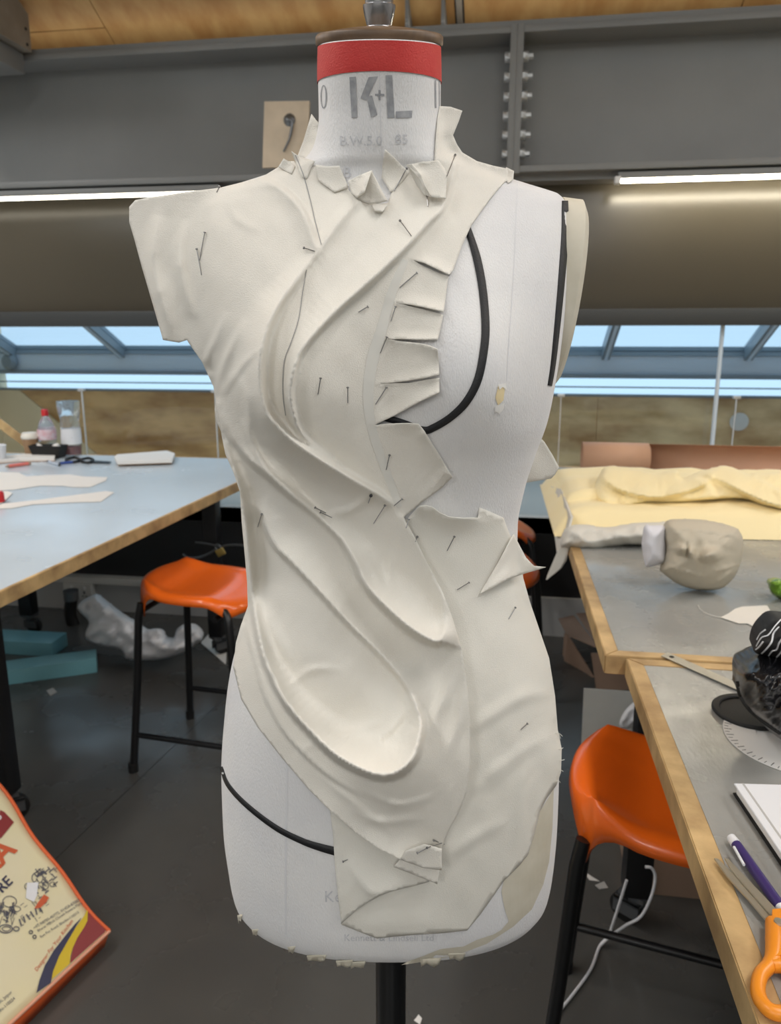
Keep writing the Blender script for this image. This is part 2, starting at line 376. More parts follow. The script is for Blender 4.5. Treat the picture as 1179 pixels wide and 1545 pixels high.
wbox('glazing_bar', (-4.6,4.90,1.088), (4.6,4.93,1.096), M['win_frame'])
wbox('glazing_bar', (-4.6,4.88,1.035), (4.6,4.93,1.050), M['win_frame'])
box('pane', (-4.55,0.055,-0.15), (4.55,0.062,-0.05), M['glass'], wi)
S2 = math.radians(25.5)
def sl2(x, s, n): return Vector((x, 4.86-s*math.cos(S2)+n*math.sin(S2)-4.85, 1.305+s*math.sin(S2)+n*math.cos(S2)-1.2))
def slab2(name, x0, x1, s0, s1, n0, n1, m):
    V = [sl2(x,s,n) for n in (n0,n1) for x,s in ((x0,s0),(x1,s0),(x1,s1),(x0,s1))]
    return mk(name, V, [(3,2,1,0),(4,5,6,7),(0,1,5,4),(1,2,6,5),(2,3,7,6),(3,0,4,7)], m, wi)
MX = [-4.13,-3.34,-2.55,-1.77,-0.99,-0.21,0.575,1.39,2.2,3.0,3.8,4.55]
slab2('eaves_bar', -4.55, 4.55, -0.03, 0.015, -0.03, 0.03, M['win_frame'])
slab2('eaves_flashing', -4.55, 4.55, -0.10, -0.03, -0.02, 0.0, M['win_pale'])
for i,x in enumerate(MX):
    slab2('mullion', x-0.024, x+0.024, -0.04, 1.32, -0.05, 0.03, M['win_frame'])
    slab2('mullion_cap', x-0.009, x+0.009, -0.04, 1.32, -0.056, -0.05, M['win_pale'])
    if i: slab2('pane', MX[i-1]+0.024, x-0.024, 0.015, 1.3, -0.004, 0.004, M['glass'])
lathe('gutter_bracket', [(0,0),(0.05,0),(0.055,0.03),(0.035,0.05),(0,0.05)], M['win_frame'], wi, 14, T(-3.35,-0.02,0.03) @ RX(90))
gb = struct(empty('window_2', (0,3.64,0.56)))
xj = [-3.6,-2.9,-2.15,onY(327,640,3.64).x,-0.67,onY(845,640,3.64).x,onY(1108,640,3.64).x,1.72,2.5]
zt = onY(900,596,3.64).z
for i in range(len(xj)-1):
    box('pane', (xj[i]+0.004,-0.004,0.0), (xj[i+1]-0.004,0.004,zt-0.56), M['glass_bal'], gb)
for x in xj:
    box('pane_joint', (x-0.0014,-0.006,0.0), (x+0.0014,0.006,zt-0.57), M['lamp_body'], gb)
    box('pane_clip', (x-0.016,-0.014,zt-0.570), (x+0.016,0.014,zt-0.556), M['zinc'], gb, 0.003)
p0, p1 = onY(1089,500,3.57), onY(1075,676,3.57)
po = empty('thin_post', (p1.x,3.57,0.52))
tube('post_tube', [(0,0,0),((p0.x-p1.x)*0.5,0,0.95)], 0.0095, M['win_pale'], po, 10)
lathe('post_collar', [(0.0,0),(0.014,0),(0.014,0.02),(0,0.02)], M['zinc'], po, 12, T(0.01,0,0.33))
tag(po, 'thin pale upright post standing in front of the window, right of the dress form', 'post')

# small wooden board hung on the beam
wbd = empty('wooden_board', onY(433,250,3.38))
c = [onY(x,y,3.38)-wbd.location for x,y in ((399,153),(467,152),(463,251),(396,253))]
th = Vector((0,0.018,0))
mk('board', [c[3],c[2],c[1],c[0],c[3]+th,c[2]+th,c[1]+th,c[0]+th], [(0,1,2,3),(7,6,5,4),(0,4,5,1),(1,5,6,2),(2,6,7,3),(3,7,4,0)], mat('pale board', srgb(226,208,182), 0.55, noise_amt=0.4, noise_scale=8), wbd)
hk = [onY(x,y,3.37)-wbd.location for x,y in ((434,180),(441,183),(440,196),(436,212),(428,229))]
tube('wire_hook', hk, [0.008,0.007,0.006,0.005,0.004], M['caster_grey'], wbd, 8, 5)
lathe('hook_boss', [(0,0),(0.026,0),(0.018,0.012),(0,0.016)], M['caster_grey'], wbd, 14, Matrix.Translation(onY(437,181,3.38)-wbd.location) @ RX(90))
tag(wbd, 'small pale wooden board with a bent wire hook, hung on the steel beam', 'board')

# ================================================================== TABLES
def caster(parent, x, y, ztop, rz=0):
    c = bpy.data.objects.new('caster', bpy.data.meshes.new('caster'));
    bm = bmesh.new(); add_box(bm, (-0.024,-0.032,ztop-0.012), (0.024,0.032,ztop)); add_tube(bm, [(0,0,ztop-0.03),(0,0,ztop-0.012)], 0.016, 12)
    for sx in (-1,1): add_box(bm, (sx*0.018-0.003,-0.02,0.03), (sx*0.018+0.003,0.045,ztop-0.028))
    add_box(bm, (-0.021,-0.02,ztop-0.034), (0.021,0.045,ztop-0.028))
    bmesh.ops.recalc_face_normals(bm, faces=bm.faces); bm.to_mesh(c.data); bm.free(); c.data.materials.append(M['caster_grey'])
    link(c, parent); c.location = (x,y,0); c.rotation_euler = (0,0,rz)
    lathe('wheel', [(0,-0.012),(0.03,-0.012),(0.038,-0.008),(0.038,0.008),(0.03,0.012),(0,0.012)], M['rubber'], c, 20, T(0,0.022,0.038) @ RY(90))
    return c
def table(name, poly, ztop, legs, label, top_m, lipw=0.027, th=0.036, leg_w=0.062, rails=True, cast=0.095):
    cx = sum(p[0] for p in poly)/len(poly); cy = sum(p[1] for p in poly)/len(poly)
    r = empty(name, (cx,cy,0)); P = [Vector((p[0]-cx,p[1]-cy)) for p in poly]; n = len(P)
    # inset polygon (CCW)
    Q = []
    for i in range(n):
        a,b,c = P[i-1],P[i],P[(i+1)%n]
        n1 = Vector((-(b-a).y,(b-a).x)).normalized(); n2 = Vector((-(c-b).y,(c-b).x)).normalized()
        k = (n1+n2)/(1+n1.dot(n2)); Q.append(b+k*lipw)
    prism('tabletop', Q, ztop-th+0.002, ztop, top_m, r)
    for i in range(n):
        a,b,c,d = P[i],P[(i+1)%n],Q[(i+1)%n],Q[i]
        prism('wood_lipping', [a,b,c,d], ztop-th, ztop+0.001, M['lip'], r, 0.0015)
    for lx,ly in legs:
        box('leg', (lx-cx-leg_w/2,ly-cy-leg_w/2,cast), (lx-cx+leg_w/2,ly-cy+leg_w/2,ztop-th), M['black_steel'], r, 0.003)
        caster(r, lx-cx, ly-cy, cast, 0.6+lx)
    if rails:
        m = len(legs)
        for i in range(m):
            a = Vector(legs[i])-Vector((cx,cy)); b = Vector(legs[(i+1)%m])-Vector((cx,cy)); d = (b-a); L = d.length; ang = math.degrees(math.atan2(d.y,d.x))
            box('top_rail', (0.031,-0.02,ztop-th-0.07), (L-0.031,0.02,ztop-th-0.002), M['black_steel'], r, 0.002, T(a.x,a.y,0) @ RZ(ang))
    tag(r, label, 'table'); return r
TZ = 0.83
e0, e1 = onZ(0,894,TZ), onZ(358,729,TZ)
dd = (e1-e0)/(e1.y-e0.y)
near = e0+dd*(1.30-e0.y); far = e0+dd*(3.46-e0.y)
table('work_table', [(-2.9,1.30),(near.x,1.30),(far.x,3.46),(-2.9,3.46)], TZ, [(-2.6,1.8),tuple(onZ(14,1238,0))[:2],(-1.25,3.05),(-2.25,3.17)],
      'large grey-blue topped work table on the left with wood lipping and black legs', M['lino'], lipw=0.012)
table('work_table', [(0.228,-0.25),(1.6,-0.25),(1.6,1.338),(0.228,1.338)], TZ, [(0.40,0.60),(1.45,0.60),(1.45,-0.1),(0.40,-0.1)],
      'nearest grey topped work table on the right, holding the scissors', M['lino_r'])
table('work_table', [(0.192,1.345),(1.7,1.345),(1.7,3.46),(0.172,3.46)], TZ, [(0.345,1.66),(1.5,1.66),(1.5,3.3),(0.85,3.3)],
      'farther grey topped work table on the right, holding the stuffed head', M['lino_r'])
# ================================================================== DRESS FORM (built in the camera-yaw frame, then turned by its root)
D = 0.74
form = empty('dress_form', (-math.sin(YAW)*D, math.cos(YAW)*D, 0), YAW)
toile = empty('calico_toile', (-math.sin(YAW)*D, math.cos(YAW)*D, 0), YAW)
tag(form, 'linen covered tailor\'s dress form with red neck band on a black pole', 'dress form')
tag(toile, 'cream calico toile pinned in folds over the dress form', 'toile')
def loc(v): return (v[0], v[1]-D, v[2])
M['linen'] = mat('form linen', srgb(226,225,224), 0.75, noise_amt=0.5, noise_scale=14, col2=srgb(212,212,215), bump=0.35, bump_scale=900, sheen=0.2, bump_stretch=(1,1,0.35))
M['calico'] = mat('cream calico', srgb(225,221,212), 0.85, spec=0.2, noise_amt=0.35, noise_scale=9, col2=srgb(218,213,203), bump=0.3, bump_scale=1100)
M['calico2'] = mat('pale calico', srgb(224,221,212), 0.85, spec=0.2, noise_amt=0.35, noise_scale=9, col2=srgb(217,213,202), bump=0.3, bump_scale=1100)
M['tape'] = mat('black style tape', srgb(26,27,30), 0.6, bump=0.3, bump_scale=800)
M['red'] = mat('faded red paint', srgb(192,46,42), 0.65, noise_amt=0.5, noise_scale=60, col2=srgb(200,66,58), bump=0.3, bump_scale=700)
M['dark_wood'] = mat('worn wood cap', srgb(112,88,64), 0.5, noise_amt=0.7, noise_scale=20, col2=srgb(78,60,44), stretch=(1,6,1))
M['stencil'] = mat('faded stencil ink', srgb(142,144,148), 0.8, noise_amt=0.8, noise_scale=160, col2=srgb(176,177,180))
M['faint_ink'] = mat('very faint ink', srgb(188,189,193), 0.8, noise_amt=0.8, noise_scale=260, col2=srgb(214,214,216))
M['mache'] = mat('bare papier mache', srgb(206,200,184), 0.7, noise_amt=0.6, noise_scale=30, col2=srgb(190,183,164))
M['pin'] = mat('steel pin', srgb(150,150,150), 0.3, metal=0.8)
M['chrome'] = mat('worn nickel finial', srgb(190,190,192), 0.22, metal=0.9, noise_amt=0.5, noise_scale=30, col2=srgb(120,120,122))
M['pencil'] = mat('pencil line', srgb(150,150,150), 0.8)
M['shadow_tape'] = mat('tape seen through cloth', srgb(216,214,207), 0.85)
M['seam'] = mat('stitched seam', srgb(215,215,217), 0.8)

def pchip(xs, ys):
    xs = np.asarray(xs, float); ys = np.asarray(ys, float); h = np.diff(xs); dl = np.diff(ys)/h
    m = np.zeros_like(ys); m[0] = dl[0]; m[-1] = dl[-1]
    for i in range(1, len(xs)-1):
        if dl[i-1]*dl[i] > 0:
            w1 = 2*h[i]+h[i-1]; w2 = h[i]+2*h[i-1]; m[i] = (w1+w2)/(w1/dl[i-1]+w2/dl[i])
    def f(x):
        x = np.clip(x, xs[0], xs[-1]); k = np.clip(np.searchsorted(xs, x)-1, 0, len(h)-1); t = (x-xs[k])/h[k]
        return ((1+2*t)*(1-t)**2)*ys[k]+t*(1-t)**2*h[k]*m[k]+t*t*(3-2*t)*ys[k+1]+t*t*(t-1)*h[k]*m[k+1]
    return f
# photo row, right edge, centre, depth front, depth back, squareness, centre shift ahead
ROWS = [
 (78, 664, 573, .058,.058,2.0,-.012), (118,665,573,.058,.058,2.0,-.010), (180,666,573.5,.057,.060,2.0,-.004), (222,675,574,.058,.064,2.0,.0),
 (244,694,575,.060,.068,2.0,.004), (258,728,576,.060,.070,2.0,.006), (270,770,577,.058,.070,2.05,.008), (284,818,578,.058,.070,2.1,.008),
 (296,852,579,.060,.072,2.2,.008), (318,861,579,.066,.076,2.35,.006), (360,861,579,.080,.086,2.4,.003), (440,855,580,.100,.098,2.45,0), (520,845,581,.112,.104,2.4,0),
 (580,836,582,.114,.105,2.3,0), (630,826,583,.110,.102,2.25,0), (680,809,584,.102,.096,2.2,0), (730,793,585,.095,.088,2.2,0), (790,782,586,.089,.080,2.2,0),
 (840,781,587,.088,.078,2.2,0), (880,789,588,.091,.084,2.2,0), (940,811,588.5,.100,.100,2.25,0), (1000,829,589,.108,.116,2.3,0), (1060,837,589,.113,.124,2.35,0),
 (1150,842,589,.116,.126,2.4,0), (1230,839,589,.117,.122,2.4,0), (1290,833,590,.116,.117,2.4,0), (1325,826,590,.112,.112,2.4,0), (1338,818,590,.106,.106,2.4,0)]
zs, ax, cxs = [], [], []
for (y, xr, xc, bf, bb, n, dy) in ROWS:
    p = atY(xr, y, D); q = atY(xc, y, D); zs.append(p.z); ax.append((p.x-q.x)*0.988); cxs.append(q.x)
o_ = slice(None, None, -1)
Z_ = zs[o_]
fA, fC = pchip(Z_, ax[o_]), pchip(Z_, cxs[o_])
fF, fB, fN, fS = [pchip(Z_, [r[k] for r in ROWS][o_]) for k in (3,4,5,6)]
ZB, ZT = Z_[0], Z_[-1]
NECK_TILT, ZN0 = 0.24, Z_[-4]
bust = atY(700, 575, D-0.13)
BZ = bust.z
def section(z, seg=96, off=0.0):
    a, c, f, b, n, s = float(fA(z)), float(fC(z)), float(fF(z)), float(fB(z)), float(fN(z)), float(fS(z))
    out = []
    for k in range(seg):
        t = 2*math.pi*k/seg; ct, st = math.cos(t), math.sin(t)
        x = (a+off)*math.copysign(abs(ct)**(2/n), ct); bb_ = f if st < 0 else b
        y = (bb_+off)*math.copysign(abs(st)**(2/n), st)
        if st < 0:
            for sx in (-1, 1):
                y -= 0.026*math.exp(-((x-sx*0.076)/0.043)**2-((z-BZ)/0.062)**2)*min(1, -st*2)
            y += 0.006*math.exp(-(x/0.02)**2-((z-BZ)/0.06)**2)
        out.append(Vector((x+c, D+s+y, z+NECK_TILT*float(np.clip((z-ZN0)/(ZT-ZN0),0,1))**1.3*y)))
    return out
def zrows():
    zz = list(np.linspace(ZB, Z_[10], 90)); top = list(np.linspace(Z_[10], ZT, 150))[1:]
    return zz+top
V, F = [], []; ZR = zrows(); SEG = 96
for z in ZR: V += section(z)
for i in range(len(ZR)-1):
    for k in range(SEG):
        F.append((i*SEG+k, i*SEG+(k+1)%SEG, (i+1)*SEG+(k+1)%SEG, (i+1)*SEG+k))
bvh0 = BVHTree.FromPolygons(V, F)
nb = len(V)
# rounded hem turned under
for k,(off,dz) in enumerate(((-0.006,-0.006),(-0.02,-0.009),(-0.05,-0.009))):
    V += [Vector((v.x, v.y, v.z+dz)) for v in section(ZB, off=off)]
ringof = [0, nb//SEG, nb//SEG+1, nb//SEG+2]
for a, b in zip(ringof[:-1], ringof[1:]):
    for k in range(SEG): F.append((b*SEG+k, b*SEG+(k+1)%SEG, a*SEG+(k+1)%SEG, a*SEG+k))
F.append(tuple(ringof[-1]*SEG+k for k in range(SEG))[::-1])
F.append(tuple((len(ZR)-1)*SEG+k for k in range(SEG)))
torso = mk('linen_body', [loc(v) for v in V], F, M['linen'], form, True)

# ---- depth map of the form as seen from the front
GX0, GY0, GS = 120, 20, 5
GW, GH = 170, 296
Yd = np.full((GH, GW), np.nan)
CO = Vector((0,0,CAMH))
for j in range(GH):
    for i in range(GW):
        r = Vector(cray(GX0+i*GS, GY0+j*GS)); h = bvh0.ray_cast(CO, r.normalized())
        if h[0] is not None: Yd[j,i] = h[0].y
Ybare = Yd.copy()
known = ~np.isnan(Yd)
fill = np.where(known, Yd, D-0.01)
for it in range(700):
    p = np.pad(fill, 1, mode='edge'); av = (p[:-2,1:-1]+p[2:,1:-1]+p[1:-1,:-2]+p[1:-1,2:])/4
    fill = np.where(known, Yd, av)
for it in range(3):
    p = np.pad(fill, 1, mode='edge'); fill = (p[:-2,1:-1]+p[2:,1:-1]+p[1:-1,:-2]+p[1:-1,2:]+4*p[1:-1,1:-1])/8
gxx, gyy = np.meshgrid(GX0+np.arange(GW)*GS, GY0+np.arange(GH)*GS)
msk = np.clip((345-gxx)/40,0,1)*np.clip((560-gyy)/40,0,1)
for it in range(40):
    p = np.pad(fill, 1, mode='edge'); bl0 = (p[:-2,1:-1]+p[2:,1:-1]+p[1:-1,:-2]+p[1:-1,2:]+4*p[1:-1,1:-1])/8
    fill = fill*(1-msk)+bl0*msk
fill = np.minimum(fill, np.where(np.isnan(Ybare), 9, Ybare))
def Ymap(x, y):
    u = np.clip((np.asarray(x,float)-GX0)/GS, 0, GW-1.001); v = np.clip((np.asarray(y,float)-GY0)/GS, 0, GH-1.001)
    i = u.astype(int); j = v.astype(int); a = u-i; b = v-j
    return fill[j,i]*(1-a)*(1-b)+fill[j,i+1]*a*(1-b)+fill[j+1,i]*(1-a)*b+fill[j+1,i+1]*a*b
def place(x, y, h, Yabs=None):      # arrays of pixel coords and stand-off h (m) -> local points
    x = np.asarray(x,float); y = np.asarray(y,float)
    cx = (x-589.5)/FPX; cy = (y-772.5)/FPX
    Fw = _cp-cy*_sp; Dn = cy*_cp+_sp; ln = np.sqrt(cx*cx+Fw*Fw+Dn*Dn)
    Y = (Ymap(x,y) if Yabs is None else np.full_like(x, Yabs)) - np.asarray(h)*Fw/ln
    t = Y/Fw
    return np.stack([cx*t, Y-D, CAMH-Dn*t], 1)

def densify(P, step):
    out, idx = [], []
    n = len(P)
    for i in range(n):
        a = np.array(P[i][:2], float); b = np.array(P[(i+1)%n][:2], float); L = np.hypot(*(b-a)); k = max(1, int(round(L/step)))
        idx.append(len(out))
        for q in range(k): out.append(a+(b-a)*q/k)
    return np.array(out), idx
def inside(P, X, Y):
    c = np.zeros(len(X), bool); n = len(P)
    for i in range(n):
        x0,y0 = P[i]; x1,y1 = P[(i+1)%n]
        if y0 == y1: continue
        m = ((y0 > Y) != (y1 > Y)) & (X < (x1-x0)*(Y-y0)/(y1-y0)+x0); c ^= m
    return c
def crest(X, Y, pts, hs, wdrop, wgent, side):
    """ridge along pts; 'side' +1: steep side is to the right of travel (image coords, y down), -1: left"""
    n = len(pts)
    wd = wdrop if isinstance(wdrop,(list,tuple)) else [wdrop]*n
    wg = wgent if isinstance(wgent,(list,tuple)) else [wgent]*n
    C = catmull([(p[0],p[1],0) for p in pts], 5)
    par = np.linspace(0, n-1, len(C)); base = np.arange(n)
    H = np.interp(par, base, hs); WD = np.interp(par, base, wd); WG = np.interp(par, base, wg)
    Q = np.array([(c.x,c.y) for c in C])
    best = np.full(len(X), 1e9); hh = np.zeros(len(X)); sg = np.ones(len(X)); d1 = np.ones(len(X)); d2 = np.ones(len(X))
    for i in range(len(Q)-1):
        a, b = Q[i], Q[i+1]; e = b-a; L2 = e@e+1e-9
        t = np.clip(((X-a[0])*e[0]+(Y-a[1])*e[1])/L2, 0, 1)
        dx = X-a[0]-t*e[0]; dy = Y-a[1]-t*e[1]; d = np.hypot(dx,dy); m = d < best
        best = np.where(m, d, best); hh = np.where(m, H[i]+(H[i+1]-H[i])*t, hh)
        s = np.sign(e[0]*dy-e[1]*dx); s[s == 0] = 1
        sg = np.where(m, s, sg); d1 = np.where(m, WD[i], d1); d2 = np.where(m, WG[i], d2)
    steep = sg == side
    u = np.clip(1-best/d1, 0, 1); g1 = u*u*(3-2*u)
    v = np.clip(1-best/d2, 0, 1); rnd = np.clip(best/4.0,0,1)
    g2 = v*v
    return hh*np.where(steep, g1, g2)*0.001
CLOTH = []
def cloth(name, outline, mt, base=2.0, crests=(), ctrl=(), hv=None, grid=5, rims=(), wob=0.35, Yabs=None, parent=None, th=0.0007, smooth=False, hfun=None):
    if smooth: outline = [(p.x,p.y) for p in catmull([(q[0],q[1],0) for q in outline], 4, True)]
    B, idx = densify(outline, grid); nb = len(B)
    A = 0.5*sum(B[i][0]*B[(i+1)%nb][1]-B[(i+1)%nb][0]*B[i][1] for i in range(nb))
    x0,y0 = B.min(0); x1,y1 = B.max(0)
    gx = np.arange(x0+grid*0.5, x1, grid); gy = np.arange(y0+grid*0.5, y1, grid*0.87)
    GXm, GYm = np.meshgrid(gx, gy); GXm = GXm+(np.arange(len(gy))%2)[:,None]*grid*0.5
    X = GXm.ravel(); Y = GYm.ravel(); k = inside(B, X, Y); X, Y = X[k], Y[k]
    if len(X):
        keep = np.ones(len(X), bool)
        for i in range(0, nb): keep &= ((X-B[i,0])**2+(Y-B[i,1])**2) > (0.55*grid)**2
        X, Y = X[keep], Y[keep]
    PX = np.concatenate([B[:,0], X]); PY = np.concatenate([B[:,1], Y])
    r = geometry.delaunay_2d_cdt([Vector((a,b)) for a,b in zip(PX,PY)], [(i,(i+1)%nb) for i in range(nb)], [], 1, 1e-4)
    ov = r[0]; PX = np.array([v.x for v in ov]); PY = np.array([v.y for v in ov]); faces = [tuple(f) for f in r[2]]
    orig = r[3]; newidx = {}
    for i,os_ in enumerate(orig):
        for q in os_: newidx[q] = i
    def height(PX, PY):
        h = np.full(len(PX), base*0.001)
        if hv is not None:
            O = np.array([p[:2] for p in outline], float); hvv = np.array(hv, float)*0.001
            Bv, bidx = densify([tuple(o) for o in O], grid)
            hb = np.interp(np.arange(len(Bv)), bidx+[len(Bv)], list(hvv)+[hvv[0]])
            d2 = (PX[:,None]-Bv[:,0])**2+(PY[:,None]-Bv[:,1])**2+0.3
            w = 1/d2**1.5; h = (w*hb).sum(1)/w.sum(1)
        for c in ctrl:       # soft bumps: x, y, sx, sy, h
            h = h+c[4]*0.001*np.exp(-((PX-c[0])/c[2])**2-((PY-c[1])/c[3])**2)
        for c in crests: h = h+crest(PX, PY, *c)
        if hfun is not None: h = h+hfun(PX,PY)
        if wob:
            h = h+wob*0.001*(np.sin(PX*0.071+PY*0.043+1.3)+0.7*np.sin(PX*-0.053+PY*0.089+0.4)+0.5*np.sin(PX*0.131-PY*0.067)+0.3*np.sin(PX*0.21+PY*0.17+2))
        return h
    Hh = height(PX, PY)
    P3 = [tuple(v) for v in place(PX, PY, Hh, Yabs)]
    for (i0, i1, offs) in rims:
        m = len(outline); seq = []; i = idx[i0]; stop = idx[i1]
        while True:
            seq.append(i)
            if i == stop: break
            i = (i+1) % nb
        seqn = [newidx[s] for s in seq]
        bx = PX[seqn]; by = PY[seqn]; bh_ = Hh[seqn]
        tx = np.gradient(bx); ty = np.gradient(by); L = np.hypot(tx,ty)+1e-9; sgn = 1 if A > 0 else -1
        nx, ny = -ty/L*sgn, tx/L*sgn
        prev = seqn
        for (din, dh) in offs:
            q = place(bx+nx*din, by+ny*din, bh_-dh*0.001, Yabs) if Yabs is not None or True else None
            # keep the depth of the edge itself so the rim runs straight back
            yo = place(bx, by, bh_-dh*0.001, Yabs); sh = place(bx+nx*din, by+ny*din, bh_*0, 0.7)-place(bx, by, bh_*0, 0.7)
            q = yo+sh
            st = len(P3); P3 += [tuple(v) for v in q]; cur = list(range(st, st+len(q)))
            for a in range(len(seq)-1): faces.append((prev[a], prev[a+1], cur[a+1], cur[a]))
            prev = cur
    bm = bmesh.new(); vs = [bm.verts.new(p) for p in P3]
    for f in faces:
        try: bm.faces.new([vs[i] for i in f])
        except ValueError: pass
    bmesh.ops.recalc_face_normals(bm, faces=bm.faces)
    cv = Vector((0,-D,CAMH))
    nsum = sum(f.normal.dot(cv-f.calc_center_median()) > 0 for f in bm.faces)
    if nsum < len(bm.faces)/2: bmesh.ops.reverse_faces(bm, faces=bm.faces)
    me = bpy.data.meshes.new(name); bm.to_mesh(me); bm.free()
    me.polygons.foreach_set('use_smooth', [True]*len(me.polygons)); me.materials.append(mt)
    o = link(bpy.data.objects.new(name, me), parent or toile)
    if th:
        so = o.modifiers.new('thickness', 'SOLIDIFY'); so.thickness = th; so.offset = -1
    CLOTH.append(o); return o

# ---- hip panel (lies lowest)
WRAPR = [(1,6),(5,16),(14,30),(30,48)]
hip = [(596,800),(612,786),(625,772),(633,764),(643,763),(652,765),(664,774),(677,780),(700,782),(722,781),(724,766),(742,773),(760,781),(766,797),(772,812),(786,838),
       (790,872),(800,908),(811,940),(829,993),(838,1050),(842,1100),(848,1130),(847,1165),(840,1185),(825,1205),(815,1225),(808,1255),(797,1290),
       (785,1305),(760,1330),(745,1352),(725,1380),(705,1404),(670,1408),(620,1411),(569,1416),(545,1407),(515,1395),(560,1330),(520,1240),(500,1100),(540,960)]
hip_cr = [([(720,781),(700,781),(677,780),(652,766),(633,765),(625,772)],[4,9,11,12,9,2],6,30,1),
          ([(700,1105),(740,1080),(790,1050),(836,1045)],[0,4,4,2],16,22,1),
          ([(712,1200),(745,1165),(800,1120)],[0,3,0],14,16,-1),
          ([(722,1195),(770,1150),(800,1125),(838,1105)],[0,2.5,3,1],18,18,1),
          ([(775,1295),(785,1230),(790,1170),(800,1140)],[0,3,3,0],14,16,1),
          ([(675,1290),(720,1260),(765,1235)],[2,4,0],16,20,1)]
i_ = {p:i for i,p in enumerate(hip)}
cloth('hip_panel', hip, M['calico2'], 2.2, hip_cr, ctrl=[(835,1140,16,40,9),(790,900,20,30,3),(600,1395,60,20,3)], grid=7, rims=[(i_[(786,838)], i_[(840,1185)], WRAPR)])

# ---- tail flap and folded tabs at the front hem
cloth('tail_flap', [(498,1222),(503,1262),(505,1299),(510,1350),(515,1394),(528,1382),(540,1372),(558,1360),(575,1351),(591,1345),(620,1338),(646,1331),(660,1320),(640,1290),(600,1270),(560,1240)],
      M['calico2'], hv=[3,4,5,7,6,6,7,8,8,8,7,5,4,3,3,3], crests=[([(525,1300),(560,1345),(590,1342)],[0,4,2],12,30,1)], grid=5)
cloth('folded_tab', [(594,1308),(605,1296),(640,1304),(664,1310),(660,1334),(640,1326),(620,1318)], M['calico'], hv=[12,13,16,17,18,17,14], grid=5)
cloth('folded_tab', [(604,1297),(612,1284),(640,1274),(667,1281),(667,1313),(640,1310),(620,1303)], M['calico'], hv=[16,18,22,21,22,20,17], grid=5)

# ---- the big draped front
front = [(444,243),(452,252),(464,258),(476,250),(490,252),(512,252),(520,268),(527,288),(540,296),(556,304),(572,308),(586,306),(592,288),(600,272),(614,256),(640,252),(656,246),
 (658,215),(661,180),(664,160),(680,161),(698,167),(693,182),(684,204),(690,218),(698,230),(720,243),(745,250),(764,254),(774,265),(759,277),(740,300),(722,325),(711,341),(697,372),(684,408),(678,414),
 (655,403),(640,396),(623,392),(638,401),(655,409),(677,417),(670,470),(640,463),(618,459),(597,457),(618,462),(645,468),(669,475),(665,495),(661,512),(630,512),(605,511),(583,512),(605,515),(626,517),(649,522),(660,527),(662,545),(663,565),
 (640,570),(617,574),(572,580),(617,578),(640,574),(663,570),(663,592),(633,606),(597,626),(564,642),(585,639),(617,639),(631,640),(641,651),(659,681),(683,720),(666,737),(639,756),(624,769),(610,780),
 (629,817),(646,851),(669,895),(684,935),(697,980),(706,1040),(710,1095),(710,1150),(705,1195),(692,1228),(680,1248),(672,1268),(667,1281),(666,1313),(640,1306),(602,1296),(570,1280),(540,1260),(496,1221),(466,1191),(425,1143),(388,1096),(364,1055),(352,1007),
 (356,970),(364,942),(374,915),(373,880),(370,844),(365,790),(362,742),(352,712),(340,685),(334,655),(333,640),(328,615),(322,583),(305,546),(290,525),(282,513),(270,517),(246,513),(234,471),(214,403),(203,362),(195,335),(195,312),(204,302),(224,298),(278,290),(333,283),(365,275),(397,266),(420,252),(436,243)]
fi = {p:i for i,p in enumerate(front)}
K1 = ([(479,380),(445,424),(414,468),(397,512),(391,552),(392,590),(400,620),(412,637),(439,664),(473,688),(507,709),(537,727),(564,742),(592,760)],
      [2,9,15,20,23,24,24,24,24,22,19,16,12,4], [8,12,13,14,14,14,14,14,13,12,10,10,9,6], [25,30,40,45,45,45,40,38,42,46,44,38,30,18], -1)
K2 = ([(688,240),(671,306),(646,335),(620,364),(584,400),(549,432),(512,464),(475,502),(451,535),(440,573),(438,600),(443,627),(452,652),(470,672),(496,692),(512,708)],
      [2,6,8,9,10,11,12,14,16,17,17,16,13,9,5,1], 9, [20,30,40,45,50,50,45,30,22,20,20,18,14,10,8,6], -1)
K3 = ([(385,268),(417,281),(445,305),(462,332),(472,362),(479,378)],[3,7,9,9,7,2],8,34,-1)
K3b = ([(548,300),(522,325),(500,355),(484,380)],[2,4,5,2],18,14,1)
K4 = ([(330,612),(351,658),(378,692),(405,715),(439,746),(473,773),(493,790),(517,814),(534,841),(554,882),(581,912),(615,943),(645,962),(660,968)],
      [3,10,13,14,12,8,8,14,19,24,29,34,37,36],[10,10,10,10,9,8,8,9,10,11,12,12,12,10],[20,26,30,30,30,24,24,30,40,50,58,62,56,44],1)
K4b = ([(661,968),(669,956),(670,935),(667,905),(655,870)],[0,10,10,8,2],34,26,1)
K5 = ([(383,758),(396,776),(401,790),(418,824),(442,848),(490,899),(530,943),(568,980),(602,1018),(622,1048),(632,1075)],
      [3,8,11,14,16,17,17,16,14,9,2],8,[16,30,40,50,56,56,56,54,50,40,20],1)
K6 = ([(340,672),(356,716),(366,760),(372,800),(377,850),(385,919),(394,967),(405,1004),(434,1061),(473,1106),(510,1140),(551,1162),(581,1169),(606,1160),(624,1139),(633,1109),(634,1086),(624,1056)],
      [4,12,19,22,22,22,24,27,33,39,45,50,52,49,42,31,19,7],[8,8,10,10,10,10,10,10,10,11,12,12,12,12,12,11,10,8],[14,18,20,20,20,22,24,28,38,50,60,64,64,60,50,38,26,14],1)
K7 = ([(372,945),(385,990),(398,1040),(412,1072),(432,1106),(466,1143),(500,1172),(545,1200)],[2,5,6,6,6,6,5,0],5,34,1)
